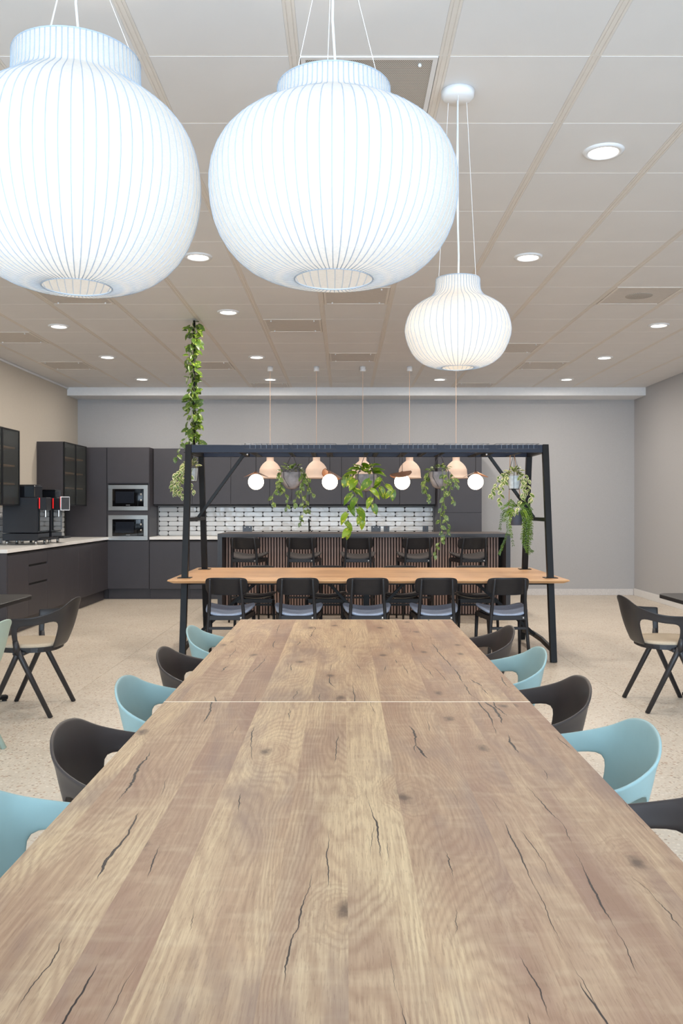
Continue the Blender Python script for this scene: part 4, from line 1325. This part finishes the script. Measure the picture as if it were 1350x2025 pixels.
bowl_plant('small-leaved trailing plant in grey stone bowl nearest the vine pole end', 577, 934, 'small', 3, 30, .050,
           [[(560, 930, .0), (551, 940, -.01), (553, 962, -.02), (541, 976, -.04), (540, 995, -.05)],
            [(558, 931, -.05), (553, 950, -.08), (562, 972, -.09), (570, 985, -.08), (567, 1003, -.08)],
            [(594, 931, -.04), (602, 948, -.08), (597, 970, -.10), (601, 1008, -.09), (594, 1034, -.08)],
            [(596, 930, .01), (607, 942, .0), (611, 966, -.02), (619, 977, -.03)],
            [(595, 932, -.06), (600, 955, -.09), (590, 975, -.07), (582, 998, -.06)],
            [(596, 933, .05), (609, 950, .06), (604, 985, .05), (607, 1008, .04)],
            [(557, 933, .05), (549, 950, .05), (552, 972, .03)]], .036, .050)
bowl_plant('golden pothos with big lime leaves in the middle stone bowl', 723, 938, 'lime', 5, 26, .105,
           [[(704, 934, .0), (697, 945, -.03), (695, 985, -.05), (683, 1028, -.06), (690, 1046, -.06)],
            [(708, 935, -.07), (702, 955, -.09), (706, 1000, -.10), (716, 1026, -.10)],
            [(728, 934, -.10), (731, 955, -.125), (733, 982, -.12), (737, 998, -.11)],
            [(742, 935, -.02), (751, 944, -.05), (762, 960, -.06), (776, 970, -.06)],
            [(741, 935, .03), (749, 950, .02), (752, 966, .0)],
            [(703, 936, .03), (690, 938, .02), (683, 944, .0)]], .072, .112)
bowl_plant('long trailing plant in the stone bowl nearest the fern end', 869.5, 933, 'small', 9, 26, .050,
           [[(852, 930, .0), (843, 940, .0), (840, 966, -.02), (849, 988, -.04)],
            [(872, 929, -.10), (874, 955, -.125), (875, 1000, -.11), (878, 1028, -.11), (886, 1045, -.10), (876, 1060, -.10), (861, 1080, -.10), (858, 1097, -.10)],
            [(886, 931, -.02), (892, 950, -.04), (887, 975, -.06), (896, 992, -.06)],
            [(878, 929, -.09), (882, 955, -.12), (873, 990, -.10), (868, 1022, -.10), (872, 1055, -.10)],
            [(888, 932, .04), (899, 944, .03), (904, 960, .0)],
            [(851, 932, .04), (841, 948, .04), (837, 968, .03)]], .038, .052)

def pot_shape(R, Hh):
    return [(0, -Hh), (R * .78, -Hh), (R * .84, -Hh + .006), (R, -.004), (R * 1.0, 0), (R * .93, 0), (R * .90, -.025)]
def cage_plant(label, px, py_top, seed, vines, R=.062, Hh=.125, y=8.23):
    rng = random.Random(seed)
    x = (px - CX) / SC; zt = CH + (CY - py_top) / SC
    t = thing('hanging_plant', label, 'hanging plant', (x, y, zt))
    MB().lathe(pot_shape(R, Hh), 24).build('pot', M['zinc_pot'], t, True)
    MB().lathe([(0, -.018), (R * .92, -.02)], 16).build('soil', M['soil'], t)
    top = PZ - .07 - zt
    for k in range(6):
        a = 2 * PI * k / 6 + .3
        MB().tube([(.006 * math.cos(a), .006 * math.sin(a), top - .01), (R * 1.12 * math.cos(a), R * 1.12 * math.sin(a), .0), (R * 1.12 * math.cos(a), R * 1.12 * math.sin(a), -Hh * .6), (R * .8 * math.cos(a), R * .8 * math.sin(a), -Hh - .004)], .0016, 5).build('cage_wire', M['black_metal'], t)
    MB().tube([(R * .8 * math.cos(2*PI*k/20), R * .8 * math.sin(2*PI*k/20), -Hh - .004) for k in range(21)], .0018, 5).build('cage_ring', M['black_metal'], t)
    MB().box(-.015, .015, -.34, .34, top - .002, top + .004).build('mounting_bar', M['black_metal'], t)
    crown(t, 'varieg', 34, R * 1.1, .008, .050, rng, .9)
    for vn in vines:
        runner(t, 'varieg', [rel(a, b, px, py_top, dy) for (a, b, dy) in vn], rng, .030, .048)
    return t
cage_plant('variegated trailing plant in zinc pot and wire cage above the fern', 1016, 941, 11,
           [[(1008, 936, -.02), (995, 945, -.06), (985, 962, -.07), (972, 968, -.07), (969, 980, -.07)],
            [(1006, 938, -.05), (992, 955, -.08), (987, 975, -.08), (984, 995, -.08)],
            [(1024, 936, -.03), (1033, 950, -.07), (1041, 965, -.07), (1048, 988, -.07)],
            [(1022, 938, -.05), (1030, 962, -.09), (1028, 985, -.09), (1020, 1005, -.09), (1012, 1013, -.09)],
            [(1026, 934, 0), (1040, 942, -.02), (1044, 950, -.03)],
            [(1004, 936, 0), (990, 938, -.02), (982, 950, -.04), (976, 965, -.05)],
            [(1028, 940, -.02), (1036, 960, -.05), (1034, 978, -.05)]])
cage_plant('variegated bushy plant in white pot behind the pergola post under the vine', 379, 926, 13,
           [[(372, 920, -.03), (362, 925, -.06), (352, 945, -.07), (345, 960, -.07)],
            [(372, 922, -.05), (358, 935, -.09), (352, 955, -.09), (356, 975, -.09)],
            [(370, 920, -.02), (360, 922, -.04), (355, 950, -.05), (350, 970, -.05)],
            [(374, 924, -.06), (364, 945, -.09), (360, 965, -.09), (364, 982, -.09)],
            [(368, 922, 0), (350, 935, -.02), (342, 955, -.03), (346, 975, -.03)],
            [(374, 922, -.03), (366, 940, -.11), (362, 950, -.12), (352, 962, -.12)],
            [(384, 926, -.06), (378, 945, -.09), (380, 960, -.09), (386, 972, -.09)]], R=.058, Hh=.125)

# fern in slate pot
rng = random.Random(21)
px, pyt = 1020, 1012
zt = CH + (CY - pyt) / SC
t = thing('hanging_plant', 'green fern-like trailing plant in slate pot on tan straps', 'hanging plant', ((px - CX) / SC, 8.23, zt))
MB().lathe(pot_shape(.070, .130), 24).build('pot', M['slate_pot'], t, True)
MB().lathe([(0, -.018), (.064, -.02)], 16).build('soil', M['soil'], t)
top = PZ - .07 - zt
for s in (-1, 1):
    MB().bar((s * .067, .02, -.01), (s * .02 - .02, .085, top), .006, .002, (0, 1, 0)).build('strap', M['leather'], t)
def frond(pts, n, L):
    P = smooth_path([rel(a, b, px, pyt, dy) for a, b, dy in pts], 8)
    m = MB(); m.tube(P, .0016, 4)
    tot = len(P)
    for i in range(1, tot):
        for s in (-1, 1):
            d = (P[i] - P[i-1]).normalized()
            x = d.cross(Vector((0, -1, .2))).normalized() * s
            dr = (x * .55 + d * .8 + Vector((0, rng.uniform(-.35, .1), rng.uniform(-.2, .2)))).normalized()
            ln = L * rng.uniform(.7, 1.15) * (1 - .35 * i / tot)
            nb = dr.cross(Vector((0, -1, .1))).normalized() * ln * .16
            b = P[i]; mid = b + dr * ln * .5 + Vector((0, -.004, .004)); tip = b + dr * ln
            m.add([b, mid + nb, tip, mid - nb], [(0, 1, 2, 3)])
    m.build('frond', M['leaf_fern'], t)
frs = [[(1008, 1008, -.03), (992, 1015, -.06), (986, 1045, -.06)], [(1010, 1008, -.05), (998, 1022, -.09), (1000, 1050, -.09), (990, 1080, -.08), (984, 1094, -.08)],
       [(1012, 1006, -.06), (1004, 1030, -.10), (1006, 1060, -.10)], [(1026, 1006, -.06), (1030, 1030, -.10), (1026, 1065, -.10)],
       [(1030, 1008, -.04), (1040, 1025, -.08), (1041, 1060, -.08), (1042, 1094, -.08)], [(1032, 1008, -.01), (1048, 1020, -.03), (1050, 1055, -.03)],
       [(1028, 1006, -.05), (1036, 1030, -.09), (1034, 1075, -.09)], [(1018, 1006, .06), (1012, 1030, .10), (1018, 1078, .10)],
       [(1016, 1004, -.03), (1004, 998, -.05), (990, 1006, -.06)], [(1024, 1004, -.03), (1036, 996, -.05), (1048, 1008, -.05)],
       [(1020, 1004, -.04), (1022, 994, -.08), (1030, 1004, -.10)], [(1022, 1004, .02), (1010, 992, .0), (1000, 1000, -.02)],
       [(1034, 1010, .03), (1046, 1030, .04), (1047, 1080, .04), (1054, 1092, .04)], [(1030, 1008, -.05), (1033, 1040, -.09), (1030, 1070, -.09), (1037, 1088, -.09)],
       [(1014, 1006, -.05), (1000, 1012, -.08), (992, 1030, -.08)], [(1028, 1005, -.02), (1044, 1012, -.04), (1046, 1040, -.04), (1049, 1065, -.04)],
       [(1032, 1008, -.03), (1043, 1030, -.06), (1046, 1075, -.06)], [(1030, 1006, -.07), (1037, 1022, -.10), (1039, 1055, -.10), (1036, 1090, -.10)]]
for fpts in frs: frond(fpts, 12, .036)

# pole from pergola to ceiling with artificial vine
PX_POLE = PXL - .028
tag(MB().tube([(0, 0, 0), (0, 0, ZC - PZ - .004)], .011, 12).build('ceiling_pole', M['black_metal'], None, True, (PX_POLE + .01, 8.28, PZ)), 'slim black pole from the pergola corner up to the ceiling', 'pole')
rng = random.Random(17)
t = thing('trailing_vine', 'green heart-leaved vine wound around the black ceiling pole', 'vine', (PX_POLE + .01, 8.28, PZ))
Hh = ZC - PZ
for off in (0, 2.1, 4.2):
    pts = []
    for k in range(40):
        z = Hh - .03 - (Hh - .06) * k / 39
        a = off + k * .55
        r = .020 + .008 * math.sin(k * 1.7 + off)
        pts.append((r * math.cos(a) - .008, r * math.sin(a), z))
    MB().tube(smooth_path(pts, 2), .0022, 4).build('stem', M['stem'], t, True)
for k in range(175):
    z = Hh - .02 - (Hh - .05) * (k + rng.random()) / 175
    a = rng.uniform(0, 2 * PI)
    r = rng.uniform(.01, .062)
    pos = Vector((r * math.cos(a) - .012, r * math.sin(a) * .8, z))
    d = Vector((math.cos(a) * .9 + rng.uniform(-.6, .6), math.sin(a) * .6 - .25, -.35 + rng.uniform(-.8, .8)))
    put_leaf(t, 'vine', pos, d, Vector((math.cos(a) * .8 + rng.uniform(-.5, .5), -.8, .4 + rng.uniform(-.6, .6))), rng.uniform(.040, .092), rng)
runner(t, 'vine', [(0, -.02, .22), (-.04, -.05, .12), (-.10, -.06, .06), (-.13, -.06, -.02), (-.14, -.06, -.08), (-.17, -.06, -.10)], rng, .045, .062)
runner(t, 'vine', [(0, -.02, .16), (-.03, -.05, .08), (-.07, -.06, .02)], rng, .04, .06)
